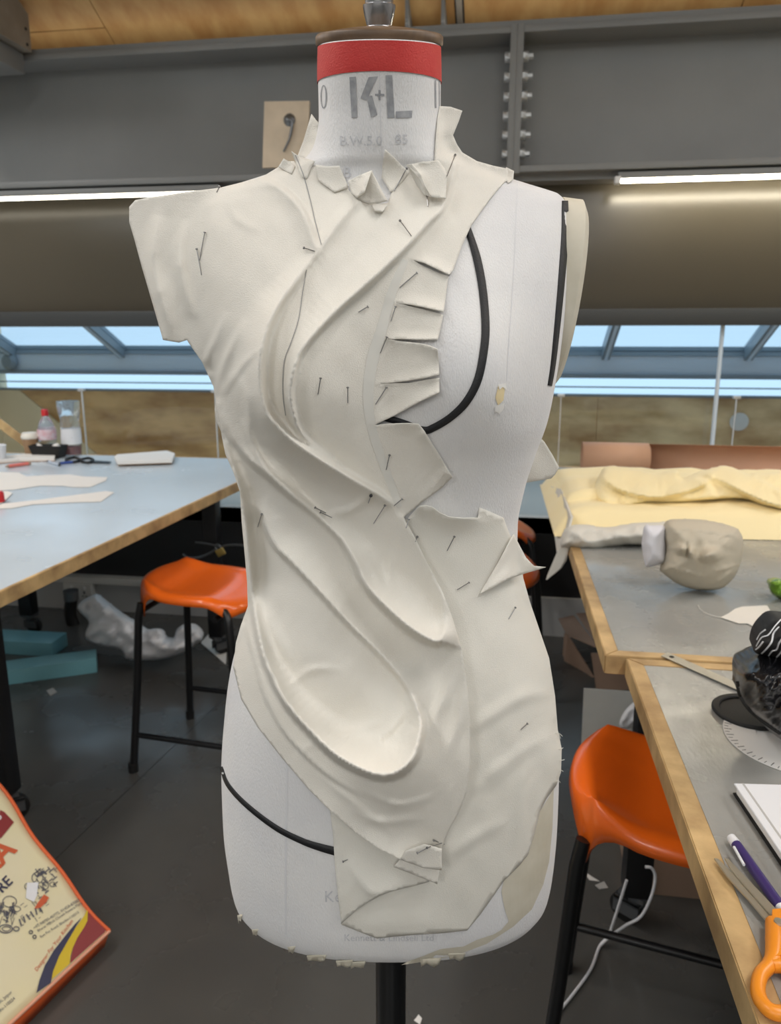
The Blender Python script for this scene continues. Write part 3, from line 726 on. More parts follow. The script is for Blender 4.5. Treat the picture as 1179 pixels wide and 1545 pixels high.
K8 = ([(606,780),(629,817),(646,851),(669,895),(697,980),(710,1095),(705,1195),(680,1248),(668,1279)],[3,7,9,11,13,14,12,6,1],6,70,-1)
K9 = ([(388,1096),(425,1143),(466,1191),(496,1221),(540,1260),(570,1280),(602,1296),(640,1306),(666,1312)],[0,1,3,6,8,9,10,11,11],5,55,1)
soft = [([(243,325),(232,380),(240,440),(258,500)],[1,12,13,3],20,30,1), ([(276,330),(270,400),(287,470)],[0,8,3],18,18,-1),
        ([(345,470),(322,520),(312,545)],[0,5,3],10,16,1), ([(372,480),(345,535),(328,580)],[0,4,3],10,14,1), ([(400,520),(370,545),(338,590)],[0,4,2],10,12,-1),
        ([(350,560),(372,600),(376,640),(380,670)],[0,5,4,0],14,16,-1),
        ([(366,630),(378,655),(391,688),(410,715),(450,750),(485,775)],[0,4,7,6,6,2],10,8,1), ([(430,700),(455,740),(490,772)],[0,-5,-2],16,16,1),
        ([(575,735),(530,770),(505,775)],[0,4,2],12,14,1), ([(420,880),(405,930),(430,990)],[0,6,2],20,24,-1), ([(545,900),(520,990),(480,1040)],[0,-2,0],50,50,1),
        ([(600,800),(590,860),(600,905)],[0,3,0],14,14,1), ([(545,820),(570,870),(590,905)],[0,2.5,0],12,14,1),
        ([(640,1120),(665,1060),(690,990)],[0,5,2],20,18,1), ([(655,1180),(690,1090),(700,1010)],[0,4,0],18,16,1),
        ([(520,1215),(570,1240),(640,1235)],[0,4,0],12,14,-1), ([(540,1190),(600,1215),(660,1200)],[0,3,0],10,12,-1), ([(470,1160),(530,1210),(600,1262)],[0,3,0],10,12,-1),
        ([(450,1130),(520,1110),(580,1085)],[0,3.5,0],12,14,1), ([(430,1040),(470,1010),(520,1010)],[0,3,0],12,12,1), ([(560,1120),(590,1100),(618,1060)],[0,3,0],10,12,1),
        ([(405,745),(395,800),(410,850)],[0,4,0],12,12,1), ([(345,300),(360,330),(400,350)],[0,2,0],14,14,1)]
slit = [([(623,392),(640,396),(657,404),(678,414)],[1,4,5,4],5,20,1), ([(597,457),(620,459),(645,464),(670,470)],[1,4,5,4],5,20,1), ([(583,512),(605,511),(635,512),(661,512)],[1,4,4,2],5,16,1),
        ([(584,515),(610,516),(640,520),(660,527)],[0,3,6,7],5,24,-1), ([(572,580),(617,574),(640,570),(663,566)],[1,3,4,4],5,18,1), ([(564,642),(597,626),(633,606),(663,592)],[1,4,5,6],5,24,1),
        ([(575,641),(617,639),(631,640),(642,652)],[1,6,7,6],5,24,-1), ([(640,655),(659,681),(683,720)],[3,3,6],5,22,-1), ([(672,716),(655,735),(625,765)],[4,2,0],16,16,1)]
def backfold(PX, PY):   # shoulder cap stands away from the form and turns back at its outer edge
    return -0.028*np.clip((262-PX)/65,0,1)**1.5*np.clip((530-PY)/40,0,1)
WRAPL = [(0,8),(3,22),(8,40),(14,60)]
fr = cloth('front_drape', front, M['calico'], 3.0, [(k_[0],[h_*1.22 for h_ in k_[1]])+tuple(k_[2:]) for k_ in (K1,K2,K3,K3b,K4,K4b,K5,K6,K7,K8,K9)]+soft+slit,
      ctrl=[(600,1165,85,75,24),(610,1080,60,80,8),(470,930,55,75,9),(520,1000,45,50,7),(530,1090,50,30,-5),(250,400,70,120,4),(690,330,40,60,1.5),(676,200,20,40,3)], grid=3.6, hfun=backfold, wob=0.3,
      rims=[(fi[(629,817)], fi[(672,1268)], [(1.5,4),(5,9),(12,14)]), (fi[(352,1007)], fi[(290,525)], WRAPL), (fi[(195,335)], fi[(436,243)], WRAPL)])
# back half of the shoulder cap
cloth('shoulder_cap_back', [(262,300),(230,305),(206,312),(200,330),(214,385),(236,462),(252,505),(282,500),(300,440),(300,340)], M['calico'], 0, Yabs=D+0.035, grid=8, wob=1.0)

# ---- neckline tabs, waist flap, back flap
def flap(outline, hv, name='cloth_flap', m='calico', **k): return cloth(name, outline, M[m], hv=hv, grid=k.pop('grid',4), wob=k.pop('wob',0.15), **k)
flap([(470,172),(476,180),(481,186),(480,228),(470,236),(462,239),(448,238),(458,212)], [-20,-14,-10,-8,-8,-10,-14,-16])
flap([(440,228),(452,236),(475,243),(470,252),(463,270),(456,268),(448,250)], [14,10,6,5,4,5,8])
flap([(420,252),(428,239),(437,244),(445,250),(440,262)], [6,10,8,6,5])
flap([(476,248),(494,251),(512,250),(520,268),(526,282),(505,290),(480,272)], [7,6,7,7,6,5,5])
flap([(525,273),(543,264),(561,257),(572,278),(585,303),(570,306),(556,306),(540,301),(530,291)], [9,15,17,18,13,9,7,6,6], wob=0)
flap([(526,274),(545,264),(561,257),(556,272),(550,290),(538,298),(530,290)], [9,15,19,24,24,14,8], wob=0)
flap([(581,225),(590,233),(604,247),(618,260),(606,275),(590,290),(576,268),(578,245)], [5,5,4,4,4,4,3,4])
flap([(614,249),(638,244),(662,242),(672,255),(675,265),(673,299),(658,298),(645,295),(638,280),(629,265)], [8,15,16,18,19,17,16,14,18,20], wob=0)
flap([(614,249),(622,248),(634,262),(642,282),(650,296),(640,294),(628,278)], [8,14,22,22,15,10,8], wob=0)
flap([(560,310),(572,306),(585,309),(578,319),(566,318)], [8,9,8,10,9], grid=3)
flap([(772,812),(776,806),(785,824),(794,841),(806,854),(824,856),(808,861),(797,864),(772,872),(745,886),(723,897),(734,879),(752,850)], [10,12,16,20,24,28,24,22,18,12,5,6,8])
cloth('back_flap', [(806,655),(815,660),(822,667),(834,686),(844,705),(838,716),(832,722),(808,726),(786,730),(786,690)], M['calico'], 0, Yabs=D+0.03, grid=6, wob=0.8)
cloth('back_flap', [(326,602),(334,606),(338,640),(334,652),(327,636),(324,618)], M['calico'], 0, Yabs=D+0.03, grid=5, wob=0.3)
cloth('back_flap', [(764,252),(776,258),(775,270),(768,276),(758,268)], M['calico'], hv=[2,6,6,3,2], grid=3, wob=0)
# frayed threads on the right hip edge
for (x,y,dx,dy) in ((842,1106,7,5),(842,1106,4,8),(847,1130,3,-2),(848,1147,4,-1),(847,1162,3,2),(843,1178,3,3)):
    q = place(np.array([x-3,x,x+dx*0.6,x+dx]), np.array([y,y,y+dy*0.4,y+dy]), np.array([.01,.01,.011,.01]))
    tube('loose_thread', q, 0.0003, M['calico2'], toile, 5)
bpy.context.view_layer.update()
# ---- what lies on top, found by looking onto the cloth
VV, FF = list(V), [tuple(f) for f in F]
off0 = len(VV)
for o in CLOTH:
    b0_ = len(VV); VV += [Vector((v.co.x, v.co.y+D, v.co.z)) for v in o.data.vertices]; FF += [tuple(b0_+i for i in p.vertices) for p in o.data.polygons]
bvhT = BVHTree.FromPolygons(VV, FF)
def surf(x, y, lift=0.0, tree=None):
    r = Vector(cray(x,y)).normalized(); h = (tree or bvhT).ray_cast(CO, r)
    if h[0] is None: p = atY(x,y,float(Ymap([x],[y])[0]))
    else: p = h[0]
    p = p-r*lift; return Vector((p.x, p.y-D, p.z))
def ribbon(name, pts, w, mt, parent, lift=0.0012, tree=None, n=8, thick=False):
    C = catmull([(p[0],p[1],0) for p in pts], n); L_, R_ = [], []
    ws = w if isinstance(w,(list,tuple)) else [w]*len(pts)
    wi_ = np.interp(np.linspace(0,len(pts)-1,len(C)), np.arange(len(pts)), ws)
    for i,c in enumerate(C):
        t = (C[min(i+1,len(C)-1)]-C[max(i-1,0)]).normalized(); nx, ny = -t.y, t.x; hw = wi_[i]/2
        L_.append(surf(c.x+nx*hw, c.y+ny*hw, lift, tree)); R_.append(surf(c.x-nx*hw, c.y-ny*hw, lift, tree))
    Vs = L_+R_; n_ = len(C)
    o = mk(name, Vs, [(i,i+1,n_+i+1,n_+i) for i in range(n_-1)], mt, parent, True)
    if thick:
        so = o.modifiers.new('thickness','SOLIDIFY'); so.thickness = 0.0006; so.offset = 0
    return o
def plate(name, polys, mt, parent, lift=0.0006, tree=None, step=5):
    """flat print: polygons given in photo pixels laid on the surface"""
    bm = bmesh.new()
    for poly in polys:
        B,_ = densify(poly, step); nb = len(B)
        gx_, gy_ = np.meshgrid(np.arange(B[:,0].min()+step/2,B[:,0].max(),step), np.arange(B[:,1].min()+step/2,B[:,1].max(),step)); gx_, gy_ = gx_.ravel(), gy_.ravel()
        kk_ = inside(B, gx_, gy_)
        for b in B: kk_ &= (gx_-b[0])**2+(gy_-b[1])**2 > (0.5*step)**2
        r = geometry.delaunay_2d_cdt([Vector(b) for b in B]+[Vector((a,b)) for a,b in zip(gx_[kk_],gy_[kk_])], [(i,(i+1)%nb) for i in range(nb)], [], 1, 1e-5)
        vs = [bm.verts.new(surf(v.x, v.y, lift, tree)) for v in r[0]]
        for f in r[2]:
            try: bm.faces.new([vs[i] for i in f])
            except ValueError: pass
    return mkbm(name, bm, mt, parent)
FB = bvh0
ribbon('style_tape', [(706,344),(720,390),(729,439),(733,493),(730,532),(721,574),(704,606),(681,629),(655,645),(638,649),(605,637),(580,630)], [9,12,12,12,12,12,12,11,11,11,10,10], M['tape'], form, 0.001, FB, thick=True)
ribbon('style_tape', [(853,303),(853,350),(850,397),(845,455),(840,506),(835,551),(830,582)], [9,10,10,9,8,7,6], M['tape'], form, 0.001, FB, thick=True)
ribbon('style_tape', [(334,1157),(344,1184),(371,1214),(415,1248),(456,1269),(485,1279),(512,1286)], [4,6,7,8,9,11,13], M['tape'], form, 0.001, FB, thick=True)
ribbon('tape_shadow', [(612,392),(592,440),(578,490),(563,540),(556,590),(560,640),(575,690),(592,735),(603,765)], [10,14,16,18,16,14,13,12,8], M['shadow_tape'], toile, 0.0003)
#ribbon('tape_shadow', [(298,330),(300,380),(302,420),(312,470)], [8,12,10,6], M['shadow_tape'], toile, 0.0003)
ribbon('pencil_line', [(446,234),(458,264),(468,300),(476,335),(485,369)], 1.2, M['pencil'], toile, 0.0008)
ribbon('pencil_line', [(463,407),(457,440),(451,481),(440,515),(429,546),(427,593),(431,627)], 1.2, M['pencil'], toile, 0.0008)
# stencilled marks on the neck
def c1(pts): return [(380+x/2.267, y/2.267) for x,y in pts]
plate('stencil_mark', [c1(p) for p in ([(334,264),(356,262),(361,402),(342,404)], [(400,264),(432,261),(392,343),(372,336)], [(394,331),(412,327),(430,393),(408,402)],
      [(458,257),(481,257),(489,402),(465,404)], [(493,381),(550,378),(548,402),(493,404)], [(422,321),(454,321),(454,328),(422,328)], [(434,308),(441,308),(441,342),(434,342)])], M['stencil'], form)
def ringpoly(cx, cy, rx, ry, w, n=20):
    o = [(cx+rx*math.cos(2*math.pi*k/n), cy+ry*math.sin(2*math.pi*k/n)) for k in range(n+1)]
    i = [(cx+(rx-w)*math.cos(2*math.pi*k/n), cy+(ry-w)*math.sin(2*math.pi*k/n)) for k in range(n+1)]
    return [[o[k],o[k+1],i[k+1],i[k]] for k in range(n)]
plate('stencil_mark', ringpoly(488.5,146,5,18,2.2)+[[(656,121),(658.5,121),(659,163),(656.5,163)], [(662,122),(664,122),(664.4,160),(662.4,160)]], M['stencil'], form, step=8)
def text_polys(s, x, y, size, ang=0.0, shear=0.0, mirror=False, bold=0.0):
    cu = bpy.data.curves.new('t','FONT'); cu.body = s; cu.size = 1.0; cu.resolution_u = 2; cu.offset = bold; cu.fill_mode = 'FRONT' if hasattr(cu,'fill_mode') else cu.fill_mode
    ob = bpy.data.objects.new('t', cu); COL.objects.link(ob); dg_ = bpy.context.evaluated_depsgraph_get(); me = bpy.data.meshes.new_from_object(ob.evaluated_get(dg_))
    ca, sa = math.cos(math.radians(ang)), math.sin(math.radians(ang)); out = []
    wmax = max([v.co.x for v in me.vertices] or [0])
    for p in me.polygons:
        q = []
        for i in p.vertices:
            u, v = me.vertices[i].co.x, me.vertices[i].co.y
            if mirror: u = wmax-u
            u = (u+shear*v)*size; v = v*size; q.append((x+u*ca-v*sa, y-(u*sa+v*ca)))
        out.append(q)
    bpy.data.objects.remove(ob); bpy.data.curves.remove(cu); bpy.data.meshes.remove(me)
    return out
def print_on(name, polys, mt, parent, mapper):
    bm = bmesh.new()
    for q in polys:
        vs = [bm.verts.new(mapper(x,y)) for x,y in q]
        try: bm.faces.new(vs)
        except ValueError: pass
    bmesh.ops.remove_doubles(bm, verts=bm.verts, dist=1e-6)
    return mkbm(name, bm, mt, parent)
fm = lambda x,y: surf(x,y,0.0007,FB)
print_on('faint_print', text_polys('B.W.5.0', 512, 219, 20)+text_polys('85', 596, 217, 21), M['faint_ink'], form, fm)
print_on('faint_print', text_polys('B', 517, 268, 24), M['faint_ink'], form, fm)
print_on('faint_print', text_polys('Ke', 489, 1361, 24)+text_polys('Kennett & Lindsell Ltd', 519, 1420, 15), M['faint_ink'], form, lambda x,y: surf(x,y,0.0007,FB))
# bare patch and torn linen at the lower right
plate('bare_patch', [[(836,1190),(815,1225),(808,1255),(797,1290),(785,1305),(760,1330),(757,1345),(762,1372),(768,1390),(757,1403),(745,1410),(720,1418),(700,1428),(665,1432),(640,1442),(615,1451),(606,1456),(640,1451),(690,1441),(735,1424),(775,1398),(803,1372),(820,1335),(829,1300),(834,1250)]], M['mache'], form, 0.0007, FB, 6)
rnd = random.Random(4)
for (x,y,w) in ((478,1447,30),(520,1455,26),(540,1457,24),(650,1452,32),(690,1444,26),(440,1434,12),(385,1408,10),(362,1386,8)):
    cloth('torn_edge', [(x-w/2,y-5),(x+w/2,y-6),(x+w/2-3,y+3),(x+w/6,y+rnd.uniform(3,8)),(x-w/5,y+2),(x-w/2+2,y+rnd.uniform(3,8))], M['mache'], hv=[1,1,2,3,2,3], grid=5, wob=0, parent=form)
# hole in the linen showing foam
plate('worn_hole', [[(752,583),(758,580),(762,588),(760,604),(752,612),(748,600)]], mat('cream foam', srgb(232,214,170),0.8), form, 0.0006, FB)
plate('worn_fluff', [[(752,580),(764,578),(765,588),(759,584),(754,588)],[(748,612),(762,608),(760,618),(754,624),(747,620)]], M['paper'], form, 0.0012, FB)
# ---- red neck band, wooden cap, finial
zr0 = surf(664,119,0,FB).z
bandV, bandF = [], []; NB = 14
z_red = [ZT-0.001-(ZT-0.001-zr0)*k/(NB-1) for k in range(NB)]
for z in z_red: bandV += [loc(v) for v in section(z, off=0.0008)]
for i in range(NB-1):
    for k in range(SEG): bandF.append(((i+1)*SEG+k, (i+1)*SEG+(k+1)%SEG, i*SEG+(k+1)%SEG, i*SEG+k))
mk('red_band', bandV, bandF, M['red'], form, True)
ct = Vector((float(fC(ZT)), float(fS(ZT)), ZT))
capM = T(ct.x, ct.y, ZT) @ RX(math.degrees(math.atan(NECK_TILT)))
CR = float(fA(ZT))+0.0025
lathe('neck_cap', [(0,0),(CR-0.001,0),(CR,0.0012),(CR,0.0065),(CR-0.0015,0.008),(CR-0.012,0.010),(0.03,0.012),(0,0.013)], M['dark_wood'], form, 64, capM)
lathe('finial', [(0,0.010),(0.0125,0.011),(0.0118,0.014),(0.0105,0.015),(0.0125,0.022),(0.0138,0.028),(0.0138,0.030),(0.012,0.031),(0.012,0.06),(0.015,0.066),(0.011,0.085),(0,0.088)], M['chrome'], form, 32, capM)
# ---- arm plate on the right, seam lines, stand
ap = atY(843,448,D+0.012)
bm = bmesh.new(); add_lathe(bm, [(0,0.012),(0.6,0.0125),(0.9,0.011),(1.0,0.006),(1.0,-0.012),(0.9,-0.014),(0,-0.014)], 40)
bmesh.ops.transform(bm, matrix=Matrix.Translation(loc(ap)) @ RY(90+7) @ Matrix.Diagonal((0.088,0.05,1,1)), verts=bm.verts)
autosmooth(mkbm('arm_plate', bm, M['mache'], form), 40)
ribbon('centre_seam', [(573,112),(574,150),(575,200),(577,240)], 1.2, M['seam'], form, 0.0003, FB)
ribbon('panel_seam', [(781,275),(779,330),(775,420),(768,520),(765,575)], 1.3, M['seam'], form, 0.0003, FB)
ribbon('panel_seam', [(433,1150),(432,1250),(431,1330),(432,1410)], 3, M['seam'], form, 0.0003, FB)
stand_x = float(fC(ZB))
tube('stand_pole', [(stand_x,0.0,0.10),(stand_x,0.0,ZB)], 0.0175, M['black_tube'], form, 24)
lathe('base_hub', [(0,0.05),(0.05,0.05),(0.05,0.08),(0.03,0.12),(0.0185,0.16),(0,0.16)], M['black_tube'], form, 24, T(stand_x,0,0))
for k in range(4):
    a = math.radians(45+90*k); tube('base_leg', [(stand_x+0.03*math.cos(a),0.03*math.sin(a),0.085),(stand_x+0.15*math.cos(a),0.15*math.sin(a),0.05),(stand_x+0.24*math.cos(a),0.24*math.sin(a),0.02)], [0.016,0.013,0.02], M['black_tube'], form, 10, 5)
# ---- pins
PINS = [((309,351),(301,393)),((297,376),(304,415)),((459,374),(475,379)),((555,463),(541,471)),((484,571),(480,595)),((525,585),(525,608)),((604,333),(621,356)),((629,412),(603,434)),
 ((597,463),(590,485)),((584,509),(574,533)),((583,585),(567,610)),((588,687),(583,709)),((560,748),(556,759)),((581,763),(564,790)),((607,753),(595,763)),((395,776),(389,795)),((708,879),(690,890)),
 ((686,810),(675,831)),((617,784),(613,797)),((630,810),(627,817)),((778,917),(768,934)),((614,254),(595,288)),((687,234),(675,265)),((645,296),(646,311)),((331,282),(327,290)),((476,766),(492,774)),((484,773),(501,781)),
 ((645,1279),(667,1272)),((655,1268),(671,1274)),((630,1287),(650,1277)),((518,1300),(525,1297)),((796,1092),(786,1101))]
PIN_AT = ['upper pin of the crossed pair at the left shoulder','lower pin of the crossed pair at the left shoulder','pin where the shoulder fold meets the chest fold','short slanted pin at the centre of the chest','left pin of the upright pair below the chest','right pin of the upright pair below the chest',
 'slanted pin on the collar fold above the slashed tabs','pin on the topmost slashed tab','pin on the second slashed tab','pin on the third slashed tab','pin on the lowest slashed tab','pin on the pentagonal flap below the black tape curve','black headed pin at the waist','long bent pin just below the waist crossing','pin at the point where the waist folds cross','pin at the far left waist edge','pin on the lower right waist, left of the triangular flap',
 'reddish pin below the curled waist edge','small pin on the edge right of the waist crossing','lowest small pin on the edge right of the waist crossing','pin on the right hip near the edge','pin between the two front neckline tabs','pin on the right side of the neckline','pin under the rolled front neckline tab','pin on top of the left shoulder line','upper pin of the cluster left of the waist','lower pin of the cluster left of the waist',
 'left pin of the cluster at the front hem tabs','right pin of the cluster at the front hem tabs','lowest pin of the cluster at the front hem tabs','pin at the left edge of the hem flap','pin on the right hip beside the long crease']
for k,(a,b) in enumerate(PINS):
    bx = 'black headed' if k == 12 else 'steel'
    pn = empty('dressmaking_pin', (0,0,0))
    A_, B_ = surf(*a, 0.0035), surf(*b, 0.0008)
    Mw = Matrix.Translation(form.location) @ Matrix.Rotation(YAW,4,'Z')
    wa, wb_ = Mw @ A_, Mw @ B_
    pn.location = wb_
    bm = bmesh.new(); add_tube(bm, [wa-wb_, Vector((0,0,0))], [0.00045,0.0004], 6); mkbm('shaft', bm, M['pin'], pn)
    d_ = (wa-wb_).normalized(); q_ = d_.to_track_quat('Z','Y').to_matrix().to_4x4()
    lathe('head', [(0,-0.0005),(0.0011,-0.0003),(0.0011,0.0006),(0,0.0008)] if k != 12 else [(0,-0.0012),(0.0013,-0.0008),(0.0015,0),(0.0013,0.0008),(0,0.0012)], M['pin'] if k != 12 else M['tape'], pn, 8, Matrix.Translation(wa-wb_) @ q_)
    tag(pn, ('' if k in (12,17) else 'steel ')+PIN_AT[k], 'pin', 'pins in the calico')
# ================================================================== STOOLS
def make_stool():
    r = empty('stool'); n = 18
    V_, F_ = [], []
    hx, hy = 0.185, 0.175
    sst = lambda t: max(0,min(1,t))**2*(3-2*max(0,min(1,t)))
    def plan(u, w):      # rounded square
        k = 0.24*u*u*w*w; return u*hx*(1-k), w*hy*(1-k)
    def zt(u, w):
        z = 0.620-0.014*(1-w*w)*(1-u*u*0.4)
        z += 0.038*sst((-u-0.25)/0.70)*(1-0.5*w*w); z -= 0.028*sst((u-0.45)/0.55)
        z += 0.012*sst((abs(w)-0.55)/0.45)*(0.4-u*0.6)-0.008*sst((abs(w)-0.93)/0.07)-0.008*sst((abs(u)-0.93)/0.07)
        return z
    for j in range(n+1):
        for i in range(n+1):
            u, w = -1+2*i/n, -1+2*j/n; x, y = plan(u,w); V_.append((x,y,zt(u,w)))
    for j in range(n):
        for i in range(n): F_.append((j*(n+1)+i, j*(n+1)+i+1, (j+1)*(n+1)+i+1, (j+1)*(n+1)+i))
    ring = [(i,0) for i in range(n)]+[(n,j) for j in range(n)]+[(i,n) for i in range(n,0,-1)]+[(0,j) for j in range(n,0,-1)]
    prev = [j*(n+1)+i for i,j in ring]
    for f, fl_ in ((0.35,0.005),(1.0,0.008)):
        cur = []
        for (i,j) in ring:
            u, w = -1+2*i/n, -1+2*j/n; x, y = plan(u,w); cu = min(abs(u),abs(w)) if max(abs(u),abs(w)) > 0.999 else 0
            dep = 0.022+(0.085 if u < 0 else 0.012)*max(0,(cu-0.45)/0.55)**1.6
            q = Vector((x,y)).normalized()*fl_; cur.append(len(V_)); V_.append((x+q.x, y+q.y, zt(u,w)-dep*f))
        for k in range(len(ring)): F_.append((prev[k], cur[k], cur[(k+1)%len(ring)], prev[(k+1)%len(ring)]))
        prev = cur
    s_ = mk('seat', V_, F_, M['orange'], r); autosmooth(s_, 60)
    so = s_.modifiers.new('thickness','SOLIDIFY'); so.thickness = 0.005; so.offset = -1
    tops = {}
    for sx in (-1,1):
        for sy in (-1,1):
            foot = (sx*0.196, sy*0.186, 0.012); top = (sx*0.150, sy*0.142, 0.575)
            tube('leg', [foot, (sx*0.172,sy*0.163,0.31), (sx*0.158,sy*0.150,0.53), top] if sx < 0 else [foot, (sx*0.172,sy*0.163,0.33), (sx*0.160,sy*0.152,0.50), (sx*0.145,sy*0.14,0.56), (sx*0.10,sy*0.11,0.588)], 0.0125, M['black_tube'], r, 12, 0 if sx < 0 else 3)
            lathe('rubber_foot', [(0,0),(0.0155,0),(0.0155,0.03),(0.0125,0.032),(0,0.032)], M['rubber'], r, 12, T(sx*0.197,sy*0.187,0))
    for sy in (-1,1): tube('foot_rail', [(-0.186,sy*0.177,0.13),(0.186,sy*0.177,0.13)], 0.009, M['black_tube'], r, 10)
    for sx in (-1,0.7): tube('seat_rail', [(sx*0.156,-0.15,0.545),(sx*0.156,0.15,0.545)], 0.009, M['black_tube'], r, 10)
    return r
st = make_stool(); st.location = (-0.965,2.27,0); st.rotation_euler = (0,0,math.radians(-6))
tag(st, 'orange plastic stool with black legs beside the left table', 'stool', 'orange stools')
def dup(o, l, rz, label):
    c = copy_tree(o); c.location = l; c.rotation_euler = (0,0,math.radians(rz)); tag(c, label, 'stool', 'orange stools'); return c
dup(st, (0.327,1.269,0), -12, 'orange plastic stool pushed under the nearest right table')
fs = onZ(793,792,0.63)
dup(st, (fs.x-0.145,fs.y+0.10,0), 8, 'farthest orange stool, only a corner showing beside the dress form\'s waist')
fs2 = onZ(806,866,0.56)
dup(st, (fs2.x-0.175,fs2.y-0.02,0), -14, 'orange stool almost hidden behind the dress form, one low corner showing')

# ================================================================== helpers for soft things
def pillow(name, outline, v, bulge, mt, parent=None, step=4, wpx=None, crump=0.0, cs=0.05, crests=(), ctrl=(), origin=None, back=True, smooth=True, seed=0):
    if smooth: outline = [(p.x,p.y) for p in catmull([(q[0],q[1],0) for q in outline], 4, True)]
    B,_ = densify(outline, step); nb = len(B)
    x0,y0 = B.min(0); x1,y1 = B.max(0)
    gx, gy = np.meshgrid(np.arange(x0+step/2,x1,step), np.arange(y0+step/2,y1,step)); X, Y = gx.ravel(), gy.ravel()
    k = inside(B,X,Y); X, Y = X[k], Y[k]
    dmin = np.full(len(X), 1e9)
    for b in B: dmin = np.minimum(dmin, (X-b[0])**2+(Y-b[1])**2)
    k = dmin > (0.55*step)**2; X, Y = X[k], Y[k]
    r = geometry.delaunay_2d_cdt([Vector((a,b)) for a,b in zip(np.r_[B[:,0],X], np.r_[B[:,1],Y])], [(i,(i+1)%nb) for i in range(nb)], [], 1, 1e-4)
    PX = np.array([p.x for p in r[0]]); PY = np.array([p.y for p in r[0]])
    d = np.full(len(PX), 1e9)
    for b in B: d = np.minimum(d, np.hypot(PX-b[0], PY-b[1]))
    onb = d < 1e-3; w = wpx or d.max()
    t = np.clip(d/w,0,1); bl = bulge*np.sqrt(np.clip(1-(1-t)**2,0,1))
    h = bl.copy()
    for c in crests: h = h+crest(PX,PY,*c)*np.clip(d/6,0,1)
    for c in ctrl: h = h+c[4]*0.001*np.exp(-((PX-c[0])/c[2])**2-((PY-c[1])/c[3])**2)
    V_ = []; F_ = [tuple(f) for f in r[2]]
    og = Vector(origin) if origin is not None else Vector((0,0,0))
    for i in range(len(PX)):
        vv = v(PX[i],PY[i]) if callable(v) else v
        n_ = crump*(noise.noise(Vector((PX[i]*cs+seed,PY[i]*cs,seed*1.7)))+0.6*abs(noise.noise(Vector((PX[i]*cs*2.3,PY[i]*cs*2.3,seed+9)))))*min(1,t[i]*3) if crump else 0
        V_.append(onY(PX[i],PY[i],vv-h[i]-n_)-og)
    nv = len(V_)
    if back:
        mp = {}
        for i in range(nv):
            if onb[i]: mp[i] = i
            else:
                vv = v(PX[i],PY[i]) if callable(v) else v
                mp[i] = len(V_); V_.append(onY(PX[i],PY[i],vv)+Vector((0,bl[i]*0.9,0))-og)
        F_ += [tuple(mp[i] for i in f[::-1]) for f in list(F_)]
    bm = bmesh.new(); vs = [bm.verts.new(p) for p in V_]
    for f in F_:
        try: bm.faces.new([vs[i] for i in f])
        except ValueError: pass
    return mkbm(name, bm, mt, parent, True)
def on_table(name, poly, z, th, mt, parent=None, origin=None, tree=None):
    pts = [onZ(x,y,z) for x,y in poly]; o = Vector(origin) if origin is not None else Vector((0,0,0))
    n = len(pts); V_ = [p-o for p in pts]+[p-o+Vector((0,0,th)) for p in pts]
    return mk(name, V_, [tuple(range(n))[::-1], tuple(range(n,2*n))]+[(i,(i+1)%n,n+(i+1)%n,n+i) for i in range(n)], mt, parent)
def sheet_thing(name, poly, z, th, mt, label, cat, part=None):
    pts = [onZ(x,y,z) for x,y in poly]; c = sum(pts, Vector((0,0,0)))/len(pts)
    o = on_table(name, poly, z, th, mt, None, c); o.location = c; tag(o, label, cat); return o
def ctr(x, y, z): return onZ(x,y,z)

# ================================================================== ON THE LEFT TABLE
zT = TZ+0.0015
M['clear'] = mat('clear plastic', srgb(236,240,244), 0.08, trans=0.92, bump=0.4, bump_scale=40)
M['cream'] = mat('cream lid', srgb(232,228,218), 0.5)
M['kraft'] = mat('kraft cup', srgb(158,126,94), 0.7)
M['red_p'] = mat('red plastic', srgb(196,32,40), 0.35)
M['label_w'] = mat('white label', srgb(230,232,236), 0.5)
b_ = empty('water_bottle', onZ(74,685.5,zT)); k = 0.0036
lathe('bottle_body', [(0,0),(0.036,0),(0.041,0.006),(0.041,0.05),(0.038,0.06),(0.041,0.07),(0.043,0.10),(0.040,0.13),(0.028,0.165),(0.014,0.185),(0.013,0.2),(0,0.2)], M['clear'], b_, 28)
lathe('bottle_label', [(0.0425,0.075),(0.0442,0.10),(0.0425,0.125)], mat('printed label', srgb(226,214,222),0.5,noise_amt=0.8,noise_scale=60,col2=srgb(214,150,160)), b_, 28)
lathe('cap', [(0,0.19),(0.0165,0.19),(0.0165,0.216),(0.013,0.222),(0,0.222)], M['red_p'], b_, 20)
tag(b_, 'clear water bottle with a red cap on the left table', 'bottle')
b_ = empty('crumpled_cup', onZ(110,686,zT))
def wob_lathe(name, prof, m, par, seg=24, amp=0.004, fr=3, cap=True):
    bm = bmesh.new(); add_lathe(bm, prof, seg, None, cap)
    for v in bm.verts:
        a = math.atan2(v.co.y,v.co.x); q = 1+amp/max(0.01,math.hypot(v.co.x,v.co.y))*noise.noise(Vector((math.cos(a)*fr,math.sin(a)*fr,v.co.z*25)))
        v.co.x *= q; v.co.y *= q
    return autosmooth(mkbm(name, bm, m, par), 60)
wob_lathe('cup_body', [(0.040,0.0),(0.043,0.05),(0.042,0.11),(0.045,0.15),(0.040,0.17),(0.045,0.20),(0.052,0.25),(0.054,0.262)], M['clear'], b_, 28, 0.010)
wob_lathe('cup_sleeve', [(0.0455,0.055),(0.046,0.09),(0.046,0.13)], M['label_w'], b_, 28, 0.006)
wob_lathe('red_fill', [(0,0.004),(0.034,0.004),(0.036,0.035),(0.03,0.045),(0,0.045)], mat('berry red', srgb(158,50,54),0.4,noise_amt=0.8,noise_scale=60), b_, 24, 0.006)
